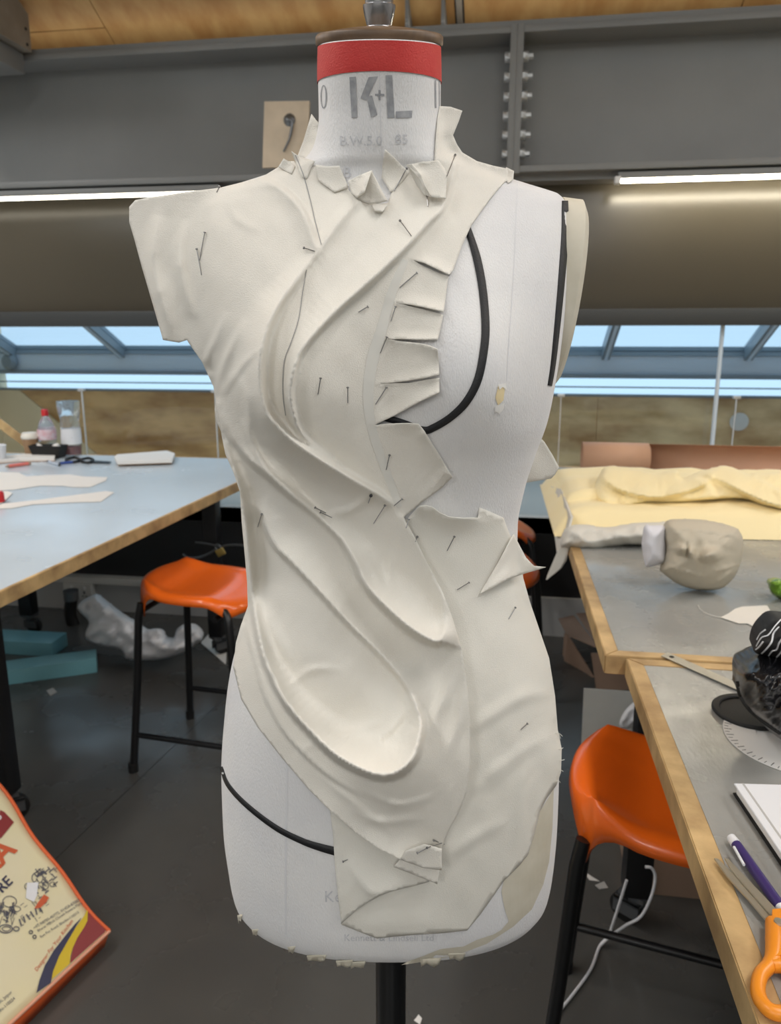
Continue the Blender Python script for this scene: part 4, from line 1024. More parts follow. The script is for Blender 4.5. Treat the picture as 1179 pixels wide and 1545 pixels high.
tag(b_, 'crumpled clear plastic cup with a red bottom beside the water bottle', 'cup')
b_ = empty('coffee_cup', onZ(48,687,zT))
lathe('cup', [(0,0),(0.028,0),(0.036,0.085),(0,0.085)], M['kraft'], b_, 28)
lathe('lid', [(0.0385,0.083),(0.0405,0.088),(0.0405,0.096),(0.036,0.105),(0.033,0.112),(0,0.112)], M['cream'], b_, 28)
tag(b_, 'brown takeaway coffee cup with a white lid on the left table', 'cup')
t0 = onZ(76,690,zT); tr = empty('black_tray', t0)
bm = bmesh.new(); prof = [(-0.085,-0.04,0),(0.08,-0.04,0),(0.08,0.03,0),(-0.085,0.03,0)]
b4 = [bm.verts.new((x*0.8,y*0.8,0.002)) for x,y,_ in prof]; t4 = [bm.verts.new((x,y,0.06)) for x,y,_ in prof]
bm.faces.new(b4[::-1])
for i in range(4): bm.faces.new((b4[i],b4[(i+1)%4],t4[(i+1)%4],t4[i]))
o = mkbm('tray', bm, M['rubber'], tr); so = o.modifiers.new('thickness','SOLIDIFY'); so.thickness = 0.002
tag(tr, 'small black tray holding white tissue, in front of the bottles', 'tray')
o = pillow('white_tissue', [(58,678),(55,668),(66,674),(74,676),(82,670),(88,669),(90,676),(86,684),(70,686)], t0.y, 0.03, M['paper'], None, 2.5, crump=0.01, cs=0.15, origin=t0+Vector((0,0,0.03))); o.location = t0+Vector((0,0,0.03))
tag(o, 'crumpled white tissue inside the black tray', 'tissue')
# notebook right
nb0 = [(172,695),(180,702),(258,699),(263,688),(250,683),(178,689)]
nt_ = empty('notebook', onZ(217,695,zT))
pp = [(175,696),(179,703),(259,700),(264,691),(252,686)]
on_table('cover', pp, zT+0.001, 0.008, M['kraft'], nt_, nt_.location); on_table('pages', [(173,694),(178,701),(260,698),(264,688),(252,684),(177,690)], zT+0.010, 0.014, M['paper'], nt_, nt_.location)
tag(nt_, 'thick white notebook lying alone near the window edge of the left table', 'notebook')
nt_ = empty('writing_pad', onZ(40,700,zT))
on_table('pages', [(-5,699),(30,696),(82,695),(84,690),(40,689),(-5,693)], zT+0.002, 0.014, M['paper'], nt_, nt_.location)
on_table('backing', [(-4,700),(30,697),(83,696),(84,691),(40,690),(-4,694)], zT, 0.0018, M['card'], nt_, nt_.location)
tag(nt_, 'white writing pad behind the red pen on the left table', 'pad')
sheet_thing('paper_sheet', [(-20,712),(28,713),(40,719),(68,717),(105,716),(125,719),(162,720),(160,725),(136,735),(110,735),(95,733),(60,733),(20,739),(-20,741)], zT, 0.0006, M['paper'], 'large white pattern paper spread across the left table', 'paper')
sheet_thing('paper_strip', [(-10,764),(5,760),(60,754),(120,746),(160,741),(172,743),(152,757),(110,758),(50,761),(17,767),(-10,768)], zT, 0.0006, M['paper'], 'long narrow strip of white paper at the front of the left table', 'paper')
sheet_thing('paper_scrap', [(-20,742),(12,741),(19,744),(4,759),(-20,765)], zT+0.001, 0.0006, M['paper'], 'small white paper scrap at the left edge under the red lid', 'paper')
rl = empty('red_lid', onZ(-3,757,zT+0.002)); lathe('lid', [(0,0),(0.022,0),(0.022,0.03),(0.018,0.036),(0,0.036)], M['red_p'], rl, 20); lathe('rim', [(0.0225,0),(0.024,0.003),(0.0225,0.006)], M['red_p'], rl, 20)
tag(rl, 'red screw lid at the left edge of the photo on the paper scrap', 'lid')
def pen(a, b, r, body, tip, label, cat='pen', z=None, clip=None):
    z = zT if z is None else z
    A, B_ = onZ(*a,z+r), onZ(*b,z+r); c = (A+B_)/2; e = empty('pen', (c.x,c.y,z)); d_ = (B_-A); o_ = Vector((c.x,c.y,z))
    tube('barrel', [A+d_*0.1-o_, A+d_*0.88-o_], r, body, e, 12)
    tube('tip', [A+d_*0.88-o_, A+d_*0.96-o_, B_-o_], [r*0.95,r*0.5,r*0.2], tip, e, 12); tube('end_cap', [A-o_, A+d_*0.1-o_], [r*0.9,r*1.03], tip if clip is None else clip, e, 12)
    tag(e, label, cat); return e
pen((46,699),(8,704), 0.008, mat('coral pen', srgb(220,120,110),0.4), M['card'], 'coral red pen in front of the writing pad')
pen((112,697),(88,699), 0.006, mat('blue pen', srgb(52,78,150),0.4), M['rubber'], 'dark blue pen lying beyond the grey pen')
pen((72,696),(92,702), 0.006, mat('grey pen', srgb(190,200,214),0.4), M['rubber'], 'pale grey pen beside the dark blue pen')
sn = empty('black_scissors', onZ(128,696,zT))
for pts in ([(100,693),(112,690),(120,693),(112,697),(101,696),(100,693)], [(122,693),(134,691),(141,694),(133,698),(123,696),(122,693)]):
    tube('handle', [onZ(x,y,zT+0.006)-sn.location for x,y in pts], 0.006, M['rubber'], sn, 8, 4)
on_table('blade', [(136,695),(168,697),(165,699),(136,698)], zT+0.003, 0.003, M['black_steel'], sn, sn.location)
tag(sn, 'pair of black scissors on the far side of the left table', 'scissors')
wd = empty('wooden_rule', onZ(15,690,zT))
q0, q1 = onY(-10,632,3.42), onY(38,668,3.42)
bm = bmesh.new(); dv = (q1-q0); pv = Vector((dv.z,0,-dv.x)).normalized()*0.022
vs = [bm.verts.new(p-wd.location) for p in (q0-pv,q1-pv,q1+pv,q0+pv)]; vs2 = [bm.verts.new(v.co+Vector((0,0.006,0))) for v in vs]
bm.faces.new(vs); bm.faces.new(vs2[::-1])
for i in range(4): bm.faces.new((vs[i],vs[(i+1)%4],vs2[(i+1)%4],vs2[i]))
mkbm('rule', bm, M['lip'], wd)
tube('prop', [q1-wd.location+Vector((0,0.01,-0.01)), Vector((q1.x-wd.location.x,q1.y-wd.location.y+0.01,0))], 0.008, M['lip'], wd, 8)
tag(wd, 'pale wooden rule propped at an angle at the far left by the window', 'ruler')
wc = empty('white_cup', onZ(-4,697,zT)); wob_lathe('cup', [(0,0),(0.036,0),(0.042,0.06),(0.044,0.075)], M['label_w'], wc, 24, 0.006); lathe('rim', [(0.044,0.073),(0.047,0.076),(0.044,0.079)], M['label_w'], wc, 24)
tag(wc, 'white cup cut off by the left edge of the photo', 'cup')

# ================================================================== UNDER THE LEFT TABLE
bp_ = onZ(210,995,0)
o = pillow('plastic_bag', [(146,896),(152,903),(166,914),(180,925),(204,940),(220,950),(236,948),(247,955),(250,962),(262,962),(268,948),(284,940),(300,948),(306,958),(304,966),(296,972),(288,978),(270,987),(240,995),(205,996),(190,994),(182,980),(150,974),(132,966),(129,955),(134,938),(118,920),(122,908),(136,900)],
       lambda x,y: bp_.y+0.09*math.sin(x*0.02), 0.075, M['white_plastic'], None, 4, crump=0.05, cs=0.07, origin=bp_, seed=3)
o.location = bp_; tag(o, 'crumpled white plastic bag on the floor behind the orange stool', 'plastic bag')
o = sheet_thing('white_card_scrap', [(303,970),(322,950),(342,985),(341,1003)], 0.001, 0.002, M['paper'], 'white card scrap on the floor behind the left stool\'s legs', 'scrap')
hs = empty('black_hose', onZ(125,955,0))
tube('hose', [onY(x,y,3.3)-hs.location for x,y in ((108,905),(106,925),(112,945),(126,958),(150,962))], 0.03, M['rubber'], hs, 10, 5); lathe('collar', [(0,0),(0.036,0),(0.036,0.05),(0,0.05)], M['caster_grey'], hs, 16, Matrix.Translation(onY(108,905,3.3)-hs.location))
tag(hs, 'black hose curled on the floor by the white plastic bag', 'hose')
tb = empty('teal_base', onZ(90,1000,0))
def bar(name, P, Q, w, h, m, par):
    P, Q = Vector(P), Vector(Q); d_ = Q-P; L = d_.length; a = math.degrees(math.atan2(d_.y,d_.x))
    return box(name, (0,-w/2,0), (L,w/2,h), m, par, 0.004, Matrix.Translation(P-par.location) @ RZ(a))
bar('front_bar', (-2.42,2.45,0), (-1.72,2.84,0), 0.11, 0.065, M['teal'], tb)
bar('rear_bar', (-2.7,2.96,0), (-1.98,2.98,0), 0.13, 0.065, M['teal'], tb)
bar('cross_plate', (-2.5,2.56,0.066), (-2.5,3.0,0.066), 0.1, 0.01, M['black_steel'], tb)
tag(tb, 'teal painted steel base frame on the floor under the left table', 'metal frame')
cb_ = empty('locking_cable', onY(300,840,2.98))
tube('cable', [onY(x,y,2.98)-cb_.location for x,y in ((276,836),(284,841),(300,841),(318,834),(330,826),(350,822),(380,824))], 0.005, M['caster_grey'], cb_, 8, 5)
tube('cable_end', [onY(x,y,2.99)-cb_.location for x,y in ((295,818),(312,820),(330,824))], 0.004, M['caster_grey'], cb_, 8, 4)
tag(cb_, 'grey security cable looped under the left table', 'cable')
pl = empty('padlock', onY(333,833,2.96))
M['brass'] = mat('brass', srgb(196,168,96), 0.35, metal=0.8)
box('lock_body', (-0.018,-0.008,-0.016), (0.018,0.008,0.016), M['brass'], pl, 0.003, RY(-28))
tube('shackle', [RY(-28) @ Vector(p) for p in ((-0.01,0,0.015),(-0.01,0,0.03),(0,0,0.038),(0.01,0,0.03),(0.01,0,0.015))], 0.003, M['caster_grey'], pl, 8, 4)
tag(pl, 'small brass padlock hanging on the cable under the left table', 'padlock')

# ================================================================== ON THE RIGHT TABLES
M['cream_cloth'] = mat('cream cotton', srgb(255,238,188), 0.8, noise_amt=0.3, noise_scale=6, col2=srgb(250,230,178), sheen=0.2)
M['grey_calico'] = mat('beige stuffed calico', srgb(196,187,168), 0.8, bump=0.3, bump_scale=500)
# paper roll
rr_ = empty('paper_roll', (0.55,3.30,zT))
def scroll(name, x0, x1, r0, a0, a1, m, par, cz, cy=0.0):
    n = 40; V_ = []; 
    for k in range(n+1):
        a = math.radians(a0+(a1-a0)*k/n); r = r0
        for x in (x0,x1): V_.append((x, cy+r*math.cos(a), cz+r*math.sin(a)))
    o = mk(name, V_, [(2*k,2*k+1,2*k+3,2*k+2) for k in range(n)], m, par, True)
    so = o.modifiers.new('thickness','SOLIDIFY'); so.thickness = 0.0015; return o
xa, xb = onY(880,690,3.25).x-0.55, onY(981,690,3.25).x-0.55
ztop = onY(930,671,3.25).z-zT
scroll('rolled_end', xa, xb, ztop/2, -90, 300, M['craft'], rr_, ztop/2+0.001)
scroll('inner_turn', xa+0.004, xb+0.004, ztop/2-0.008, -60, 330, M['craft'], rr_, ztop/2+0.001)
scroll('open_sheet', xb, 1.1, ztop*0.5, -150, 78, M['craft'], rr_, ztop*0.5+0.001, -0.02)
tag(rr_, 'roll of brown craft paper along the window edge of the right table', 'paper roll')
# wrapped fabric pack
fp = empty('fabric_pack', (0.7,2.6,zT))
def pack(name, base, h, m, par, inset=0.03, amp=0.01, seed=0):
    V_, F_ = [], []; n = 26; mm = 22
    a,b,c,d = [Vector((p[0],p[1])) for p in base]
    for j in range(mm+1):
        for i in range(n+1):
            u, v = i/n, j/mm; p = (a*(1-u)+b*u)*(1-v)+(d*(1-u)+c*u)*v
            e = min(1, min(u,1-u)*n*0.5, min(v,1-v)*mm*0.42); z = h*math.sqrt(max(0,1-(1-min(1,e))**2))
            z += amp*(noise.noise(Vector((p.x*6+seed,p.y*9,seed)))+0.5*noise.noise(Vector((p.x*16,p.y*20,seed+5))))*min(1,e)
            V_.append((p.x-par.location.x,p.y-par.location.y,max(0,z)))
    for j in range(mm):
        for i in range(n): F_.append((j*(n+1)+i,j*(n+1)+i+1,(j+1)*(n+1)+i+1,(j+1)*(n+1)+i))
    return mk(name, V_, F_, m, par, True)
pf0, pf1 = onZ(843,826,zT), onZ(988,817,zT)
pack('folded_cloth', [(pf0.x-0.004,pf0.y+0.12),(1.35,pf1.y+0.12),(1.35,3.05),(0.135,3.0)], 0.07, M['cream_cloth'], fp, amp=0.014)
pack('upper_fold', [(pf0.x+0.01,pf0.y+0.30),(1.3,pf1.y+0.34),(1.3,3.0),(0.15,2.95)], 0.092, M['cream_cloth'], fp, amp=0.014, seed=3)
pillow('front_roll', [(846,824),(849,806),(858,796),(880,792),(915,797),(950,792),(985,789),(1015,790),(1018,806),(1000,817),(970,822),(940,824),(905,831),(880,834),(862,832)], pf0.y+0.07, 0.07, M['calico2'], fp, 3, crump=0.016, cs=0.06, origin=fp.location, seed=6,
       crests=[([(862,800),(880,812),(900,830)],[8,12,2],6,10,1),([(900,800),(935,806),(960,820)],[2,10,2],6,12,1),([(850,822),(880,818),(930,812),(980,806)],[4,8,8,4],6,12,1)])
def hang(name, pts, m, par, thick=0.006):
    V_ = [Vector(p)-par.location for p in pts]; n = len(V_); V2 = [v+Vector((thick,thick*0.4,0)) for v in V_]
    return mk(name, V_+V2, [tuple(range(n)), tuple(range(n,2*n))[::-1]]+[(i,(i+1)%n,n+(i+1)%n,n+i) for i in range(n)], m, par)
hang('hanging_side', [onY(829,733,2.82), onY(846,738,2.6), onY(862,780,pf0.y+0.1), onY(852,824,pf0.y+0.05), onY(843,852,pf0.y+0.05), onY(836,800,pf0.y+0.2), onY(828,772,2.55)], M['calico2'], fp)
hang('hanging_corner', [onY(858,823,pf0.y+0.03), onY(853,846,pf0.y+0.03), onY(845,858,pf0.y+0.03), onY(824,875,pf0.y+0.03), onY(826,868,pf0.y+0.03), onY(843,828,pf0.y+0.03)], M['calico2'], fp, 0.004)
tag(fp, 'folded pack of cream cotton lying across the farther right table', 'fabric')
hp = onY(1020,762,2.7)
o = pillow('fabric_heap', [(896,742),(905,716),(915,704),(935,704),(965,709),(990,714),(1022,710),(1031,722),(1060,711),(1097,703),(1130,715),(1150,713),(1210,718),(1210,772),(1165,766),(1150,762),(1120,752),(1070,754),(1035,757),(985,758),(950,764),(925,767),(908,760)],
       lambda x,y: onZ(1000,766,zT+0.055).y+0.02+(760-y)*0.004, 0.06, M['cream_cloth'], None, 3, wpx=16, crump=0.02, cs=0.035, origin=hp, seed=5,
       crests=[([(905,718),(930,735),(960,745),(1000,748),(1050,735),(1072,722)],[25,55,55,45,50,15],6,30,1), ([(1060,712),(1100,730),(1140,750),(1175,764)],[10,55,70,50],6,34,1), ([(1023,712),(1060,728),(1075,740)],[15,45,10],6,20,-1), ([(1130,716),(1179,745),(1210,760)],[15,45,45],6,26,-1)])
o.location = hp; tag(o, 'rumpled heap of cream cotton on top of the folded pack', 'fabric')
# stuffed head lying on its side
hd = empty('stuffed_head', onZ(1058,888,zT)); hv_ = onZ(1060,891,zT).y
head = pillow('head', [(1004,793),(1012,786),(1030,784),(1060,785),(1090,790),(1112,797),(1116,801),(1122,815),(1120,840),(1112,865),(1098,882),(1085,889),(1060,891),(1035,886),(1015,876),(1000,864),(996,860),(1000,850),(1004,830),(1003,810)], hv_, 0.088, M['grey_calico'], hd, 2.5, crump=0.003, cs=0.09, origin=hd.location, seed=2,
       ctrl=[(1073,836,12,8,42),(1065,841,6,5,20),(1030,828,7,5,36),(1043,834,3.6,7,32),(1037.5,830,1.8,9,-18),(1056,830,5,12,-8)],
       crests=[([(1060,846),(1070,847),(1084,843)],[8,16,4],3,7,1), ([(1023,833),(1030,835),(1036,832)],[4,14,4],3,6,1),
               ([(1004,826),(1022,828)],[3,3],3,3,1), ([(1047,828),(1060,829)],[3,2],3,3,1), ([(1010,796),(1050,799),(1090,804),(1114,800)],[2,4,4,2],3,7,1), ([(1005,852),(1035,862),(1070,872)],[3,5,2],3,7,-1),
               ([(1078,862),(1095,858),(1112,852)],[1,8,2],4,8,1), ([(1080,880),(1098,868),(1108,858)],[1,8,2],4,8,1), ([(1085,812),(1100,806),(1115,812)],[1,7,2],4,8,1), ([(1000,806),(1010,815),(1014,824)],[5,7,1],4,7,1)])
nk = pillow('neck', [(973,795),(985,793),(1004,794),(1006,812),(1005,846),(1000,850),(978,856),(973,850),(969,822)], hv_, 0.048, mat('white cotton neck', srgb(224,224,230),0.8), hd, 3, wpx=22, crump=0.004, cs=0.08, origin=hd.location, seed=1)
tag(hd, 'stuffed calico head with a stitched face and white neck lying on the right table', 'stuffed head')
sc_ = sheet_thing('calico_scrap', [(1088,932),(1100,926),(1110,919),(1120,916),(1158,914),(1166,928),(1172,945),(1158,955),(1140,947),(1128,941),(1115,941)], zT, 0.0012, M['calico'], 'triangular calico scrap with a loose thread on the right table', 'fabric scrap')
th_ = tube('loose_thread', [onZ(x,y,zT+0.001)-sc_.location for x,y in ((1054,913),(1058,920),(1070,927),(1090,932))], 0.0006, M['calico'], sc_, 5, 4)
gg = onZ(1172,903,zT)
o = pillow('green_wrapper', [(1160,876),(1172,873),(1190,876),(1200,890),(1190,906),(1178,904),(1165,896),(1161,886)], gg.y, 0.035, mat('green foil', srgb(108,150,44),0.2,metal=0.4,bump=0.9,bump_scale=60), None, 2.5, crump=0.02, cs=0.12, origin=gg)
o.location = gg; tag(o, 'crumpled shiny green wrapper at the right edge behind the black bag', 'wrapper')
# black bag
M['black_shine'] = mat('shiny black vinyl', srgb(20,20,23), 0.25, bump=0.3, bump_scale=30)
bb_ = empty('black_bag', onZ(1165,1080,zT))
bkY = onZ(1200,1122,zT).y
bo = pillow('bag_body', [(1115,1003),(1130,994),(1150,985),(1185,985),(1230,1000),(1250,1050),(1240,1120),(1200,1128),(1179,1116),(1160,1101),(1140,1084),(1122,1064),(1113,1040),(1111,1020)], bkY, 0.10, M['black_shine'], bb_, 4, crump=0.03, cs=0.04, origin=bb_.location, seed=8,
       crests=[([(1118,1040),(1140,1068),(1179,1100)],[8,10,8],6,20,-1), ([(1125,1000),(1140,1020),(1150,1060)],[2,14,4],8,16,1)])
bl_ = pillow('bag_flap', [(1140,985),(1138,972),(1144,955),(1156,940),(1168,931),(1185,930),(1230,940),(1240,985),(1200,996),(1165,993)], bkY-0.02, 0.07, mat('black cloth', srgb(16,16,18),0.6), bb_, 4, crump=0.01, cs=0.05, origin=bb_.location, seed=4)
def on_mesh(x, y, o, lift=0.0015):
    me = o.data; og = o.parent.location if o.parent else o.location
    if 'bvh' not in o: pass
    t = bvcache.get(o.name) or bvcache.setdefault(o.name, BVHTree.FromPolygons([v.co+og for v in me.vertices], [tuple(p.vertices) for p in me.polygons]))
    r = Vector(rray(x,y)).normalized(); h = t.ray_cast(CO, r)
    return (h[0]-r*lift) if h[0] is not None else None
bvcache = {}
for pts in ([(1142,975),(1150,962),(1160,958),(1170,945),(1179,935)], [(1150,986),(1158,978),(1165,968),(1168,955),(1176,946)], [(1160,990),(1166,982),(1172,980),(1176,970),(1182,962)], [(1172,992),(1178,985),(1182,978)], [(1143,965),(1148,956),(1156,950)], [(1141,980),(1146,976),(1152,968)]):
    q = [on_mesh(p.x,p.y,bl_,0.001) for p in catmull([(x,y,0) for x,y in pts],5)]; q = [p-bb_.location for p in q if p is not None]
    if len(q) > 2: tube('white_stitch_line', q, 0.0011, M['label_w'], bb_, 5)
q = [on_mesh(p.x,p.y,bo,0.0) for p in catmull([(x,y,0) for x,y in ((1114,1028),(1118,1050),(1135,1074),(1160,1094),(1178,1106))],5)]; q = [p-bb_.location for p in q if p is not None]
tube('piping', q, 0.003, M['rubber'], bb_, 6)
tag(bb_, 'shiny black bag with white wavy lines at the right edge of the table', 'bag')
# steel ruler, ring, round scale
rl_ = sheet_thing('steel_ruler', [(998,990),(1008,985),(1120,1034),(1130,1047),(1112,1041)], zT+0.002, 0.0012, mat('dull steel', srgb(176,172,160),0.35,metal=0.5), 'steel ruler lying across the joint of the two right tables', 'ruler')
lathe('hang_hole', [(0,0),(0.004,0),(0.004,0.0008),(0,0.0008)], M['rubber'], rl_, 14, Matrix.Translation(onZ(1014,991,zT+0.0034)-rl_.location))
rg_l = onZ(1075,1070,zT); rg_b = onZ(1110,1092,zT); rc = Vector((rg_l.x+0.055, rg_l.y-0.005, zT))
rg = lathe('black_ring', [(0.044,0.003),(0.045,0),(0.054,0),(0.056,0.002),(0.056,0.005),(0.054,0.007),(0.046,0.007),(0.044,0.005),(0.044,0.003)], M['rubber'], None, 48); rg.location = rc
tag(rg, 'flat black ring lying beside the black bag', 'ring')
dl_ = onZ(1089,1098,zT); dc = Vector((dl_.x+0.105, dl_.y-0.02, zT-0.0005))
ds = empty('round_scale', dc); lathe('disc', [(0.06,0.0),(0.105,0),(0.105,0.0012),(0.06,0.0012),(0.06,0.0)], M['paper'], ds, 64)
for kk in range(72):
    a = math.radians(kk*5); w = 0.0007 if kk % 2 else 0.001; l_ = 0.006 if kk % 2 else 0.010
    box('graduation', (0.103-l_,-w/2,0.00125), (0.103,w/2,0.0015), M['rubber'], ds, 0, RZ(kk*5))
tag(ds, 'white round graduated scale with black marks under the black bag', 'measuring disc')
# sketchbook, mechanical pencil, orange scissors
sk = empty('sketchbook', onZ(1150,1240,zT))
A_, B_ = onZ(1106,1198,zT), onZ(1180,1310,zT); C_ = onZ(1112,1192,zT)
dy_ = (B_-A_).normalized(); dx_ = Vector((-dy_.y,dy_.x,0))
def skbox(name, z0, z1, ins, m):
    p = [A_+dx_*ins+dy_*ins, A_+dx_*ins+dy_*(0.2-ins), A_+dx_*(0.22-ins)+dy_*(0.2-ins), A_+dx_*(0.22-ins)+dy_*ins]
    return prism(name, [(q.x-sk.location.x,q.y-sk.location.y) for q in p], z0, z1, m, sk, 0.0006)
skbox('back_cover', 0, 0.0025, 0, M['rubber']); skbox('pages', 0.0026, 0.013, 0.003, M['paper']); skbox('front_cover', 0.0131, 0.0155, 0.0, M['label_w'])
p_ = [A_+dx_*0.010+dy_*0.0, A_+dx_*0.010+dy_*0.2, A_+dx_*0.0125+dy_*0.2, A_+dx_*0.0125]
prism('spine_groove', [(q.x-sk.location.x,q.y-sk.location.y) for q in p_], 0.0154, 0.0158, M['low_wall'], sk)
tag(sk, 'white sketchbook at the right edge of the near table', 'sketchbook')
M['purple'] = mat('purple pen', srgb(66,52,110), 0.3)
pe = pen((1104,1264),(1190,1385), 0.0058, M['purple'], M['label_w'], 'purple mechanical pencil with a white cap beside the scissors', clip=M['label_w'])
pe.name = 'mechanical_pencil'
cA, cB = onZ(1108,1278,zT+0.013), onZ(1123,1305,zT+0.013); tube('clip', [cA-pe.location, cB-pe.location], 0.0016, M['label_w'], pe, 8)
sz = empty('orange_scissors', onZ(1170,1385,zT))
M['blade'] = mat('scissor steel', srgb(186,180,164), 0.3, metal=0.6)
M['sc_orange'] = mat('orange handle', srgb(238,146,38), 0.35)
on_table('blade', [(1078,1297),(1084,1298),(1120,1333),(1168,1387),(1162,1398),(1130,1360),(1098,1325)], zT+0.004, 0.002, M['blade'], sz, sz.location)
on_table('blade', [(1094,1297),(1099,1298),(1130,1330),(1180,1383),(1175,1395),(1135,1350),(1102,1312)], zT+0.0065, 0.002, M['blade'], sz, sz.location)
hh_ = [onZ(x,y,zT+0.008)-sz.location for x,y in ((1168,1392),(1170,1415),(1168,1445),(1160,1458),(1148,1472),(1144,1495),(1152,1515),(1170,1528),(1195,1525),(1206,1500),(1200,1472),(1182,1458),(1165,1457))]
tube('handle_loop', hh_, [0.008,0.009,0.008]+[0.0065]*10, M['sc_orange'], sz, 10, 5)
h2 = [onZ(x,y,zT+0.008)-sz.location for x,y in ((1172,1390),(1195,1408),(1225,1425),(1250,1455),(1245,1485),(1215,1480),(1200,1450),(1192,1420))]
tube('handle_loop', h2, 0.0065, M['sc_orange'], sz, 10, 5)
on_table('handle_web', [(1164,1386),(1185,1384),(1192,1412),(1182,1455),(1166,1458),(1172,1425),(1164,1402)], zT+0.004, 0.011, M['sc_orange'], sz, sz.location)
lathe('pivot_screw', [(0,0),(0.005,0),(0.0045,0.002),(0,0.0025)], M['blade'], sz, 16, Matrix.Translation(onZ(1176,1392,zT+0.0155)-sz.location))
tag(sz, 'orange handled fabric scissors lying open on the near right table', 'scissors')

# ================================================================== UNDER THE RIGHT TABLES
wbo = onZ(885,1188,0); pn_ = empty('white_board', wbo)
tp = onY(880,1037,wbo.y+0.05).z
bm = bmesh.new(); add_box(bm, (-0.02,0,0), (0.36,0.012,tp), T(0,0,0) @ RX(-8))
mkbm('panel', bm, mat('white panel', srgb(206,206,200),0.6,noise_amt=0.5,noise_scale=6,col2=srgb(180,180,176)), pn_)
pillow('clear_wrap', [(935,1090),(945,1070),(965,1055),(990,1060),(992,1085),(975,1090),(955,1098),(940,1100)], wbo.y-0.02, 0.02, M['white_plastic'], pn_, 4, crump=0.02, cs=0.1, origin=wbo)
tag(pn_, 'white board leaning under the farther right table, with a scrap of plastic wrap', 'board')
cbx = onZ(905,1040,0); cx_ = empty('cardboard_box', (cbx.x+0.08,cbx.y+0.25,0))
def quad(name, pts, m, par, th=0.004):
    P = [Vector(p)-par.location for p in pts]; nrm = (P[1]-P[0]).cross(P[2]-P[0]).normalized()*th; n = len(P)
    return mk(name, P+[p+nrm for p in P], [tuple(range(n))[::-1], tuple(range(n,2*n))]+[(i,(i+1)%n,n+(i+1)%n,n+i) for i in range(n)], m, par)
yb = cbx.y
quad('front_panel', [onY(892,985,yb+0.02), onY(900,1042,yb), onY(960,1040,yb), onY(960,985,yb+0.02)], M['card'], cx_)
quad('side_panel', [onY(853,955,yb+0.35), onY(848,1020,yb+0.3), onY(898,1022,yb+0.1), onY(858,958,yb+0.2)], M['card'], cx_)
quad('flap', [onY(843,933,yb+0.35), onY(866,928,yb+0.45), onY(905,978,yb+0.12), onY(856,957,yb+0.2)], M['card'], cx_)
quad('flap', [onY(870,925,yb+0.46), onY(900,924,yb+0.5), onY(930,990,yb+0.15), onY(905,976,yb+0.13)], M['card'], cx_)
tag(cx_, 'open brown cardboard box with bent flaps under the farther right table', 'box')
bx0 = onZ(1005,1352,0)
cbk = empty('wooden_block', (bx0.x,bx0.y+0.12,0)); box('block_body', (-0.09,-0.12,0.0), (0.11,0.1,0.13), M['card'], cbk, 0.003); box('block_lid', (-0.092,-0.122,0.131), (0.112,0.102,0.15), M['card'], cbk, 0.003)
tag(cbk, 'brown box on the floor behind the right stool', 'box')
cw = empty('white_cable', onZ(900,1480,0))
def offfl(x,y):
    p = onY(x,y,1.58); return p if p.z > 0.006 else onZ(x,y,0.006)
tube('cable_run', [offfl(x,y)-cw.location for x,y in ((946,1328),(936,1360),(928,1385),(918,1412),(905,1428))]+[onZ(x,y,0.006)-cw.location for x,y in ((892,1462),(865,1500),(845,1525),(828,1552))], 0.0034, M['label_w'], cw, 8, 5)
tube('cable_loop', [offfl(x,y)-cw.location for x,y in ((974,1308),(984,1310),(989,1324),(984,1350),(968,1382),(945,1396),(922,1412),(906,1427))], 0.0034, M['label_w'], cw, 8, 5)
tag(cw, 'white cable looped round the right table leg and trailing on the floor', 'cable')
for k,(pts,lb) in enumerate((([(625,1540),(632,1531),(637,1537),(634,1546)],'small white cloth scrap on the floor beside the form\'s pole'),
      ([(878,1312),(892,1322),(905,1330),(890,1328)],'thin white thread scrap on the floor behind the right stool leg'),
      ([(898,1336),(912,1330),(918,1340),(905,1342)],'pale fluff scrap on the floor near the caster'),
      ([(70,1042),(80,1038),(86,1044),(76,1050)],'pale scrap on the floor in front of the teal frame'))):
    sheet_thing('floor_scrap', pts, 0.001, 0.001, M['paper'] if k < 2 else M['low_wall'], lb, 'scrap')

# ================================================================== SHOP BAG at the lower left
Cb = onZ(165,1405,0.055); Bb = onZ(15,1545,0.055)
e1 = (Cb-Bb).normalized()
ru = Vector(rray(0,1195)); o_c = Vector((0,0,CAMH))
tU = (Cb-o_c).dot(e1)/ru.dot(e1); U_ = o_c+ru*tU; e2 = (U_-Cb).normalized(); nB = e1.cross(e2).normalized()
def onbag(x, y, lift=0.0):
    r = Vector(rray(x,y)); t = (Cb-o_c).dot(nB)/r.dot(nB); return o_c+r*t+nB*lift
sb = empty('shop_bag', (Cb.x,Cb.y,0))
M['bag_face'] = mat('cream bag face', srgb(228,219,178), 0.45, noise_amt=0.6, noise_scale=5, col2=srgb(224,216,192))
M['bag_orange'] = mat('orange bag edge', srgb(222,98,44), 0.45)
M['bag_maroon'] = mat('maroon print', srgb(138,44,48), 0.45); M['bag_yellow'] = mat('yellow print', srgb(214,186,30), 0.45); M['bag_navy'] = mat('navy print', srgb(40,44,78), 0.45)
M['bag_red'] = mat('orange red print', srgb(204,92,52), 0.5); M['bag_ink'] = mat('grey ink', srgb(92,92,104), 0.6)
Wb, Hb, dep = 0.50, 0.52, 0.09
def bagp(a, b, n_): return Cb-e1*a+e2*b+nB*n_-sb.location       # a from right edge leftwards, b up, n outwards
def bagbulge(a, b):
    return 0.022*math.sin(math.pi*min(1,max(0,a/Wb)))*math.sin(math.pi*min(1,max(0,b/Hb)))*0.0+0.004*noise.noise(Vector((a*9,b*9,2)))
edge = lambda b: 0.006*math.sin(b*11)+0.004*math.sin(b*27)
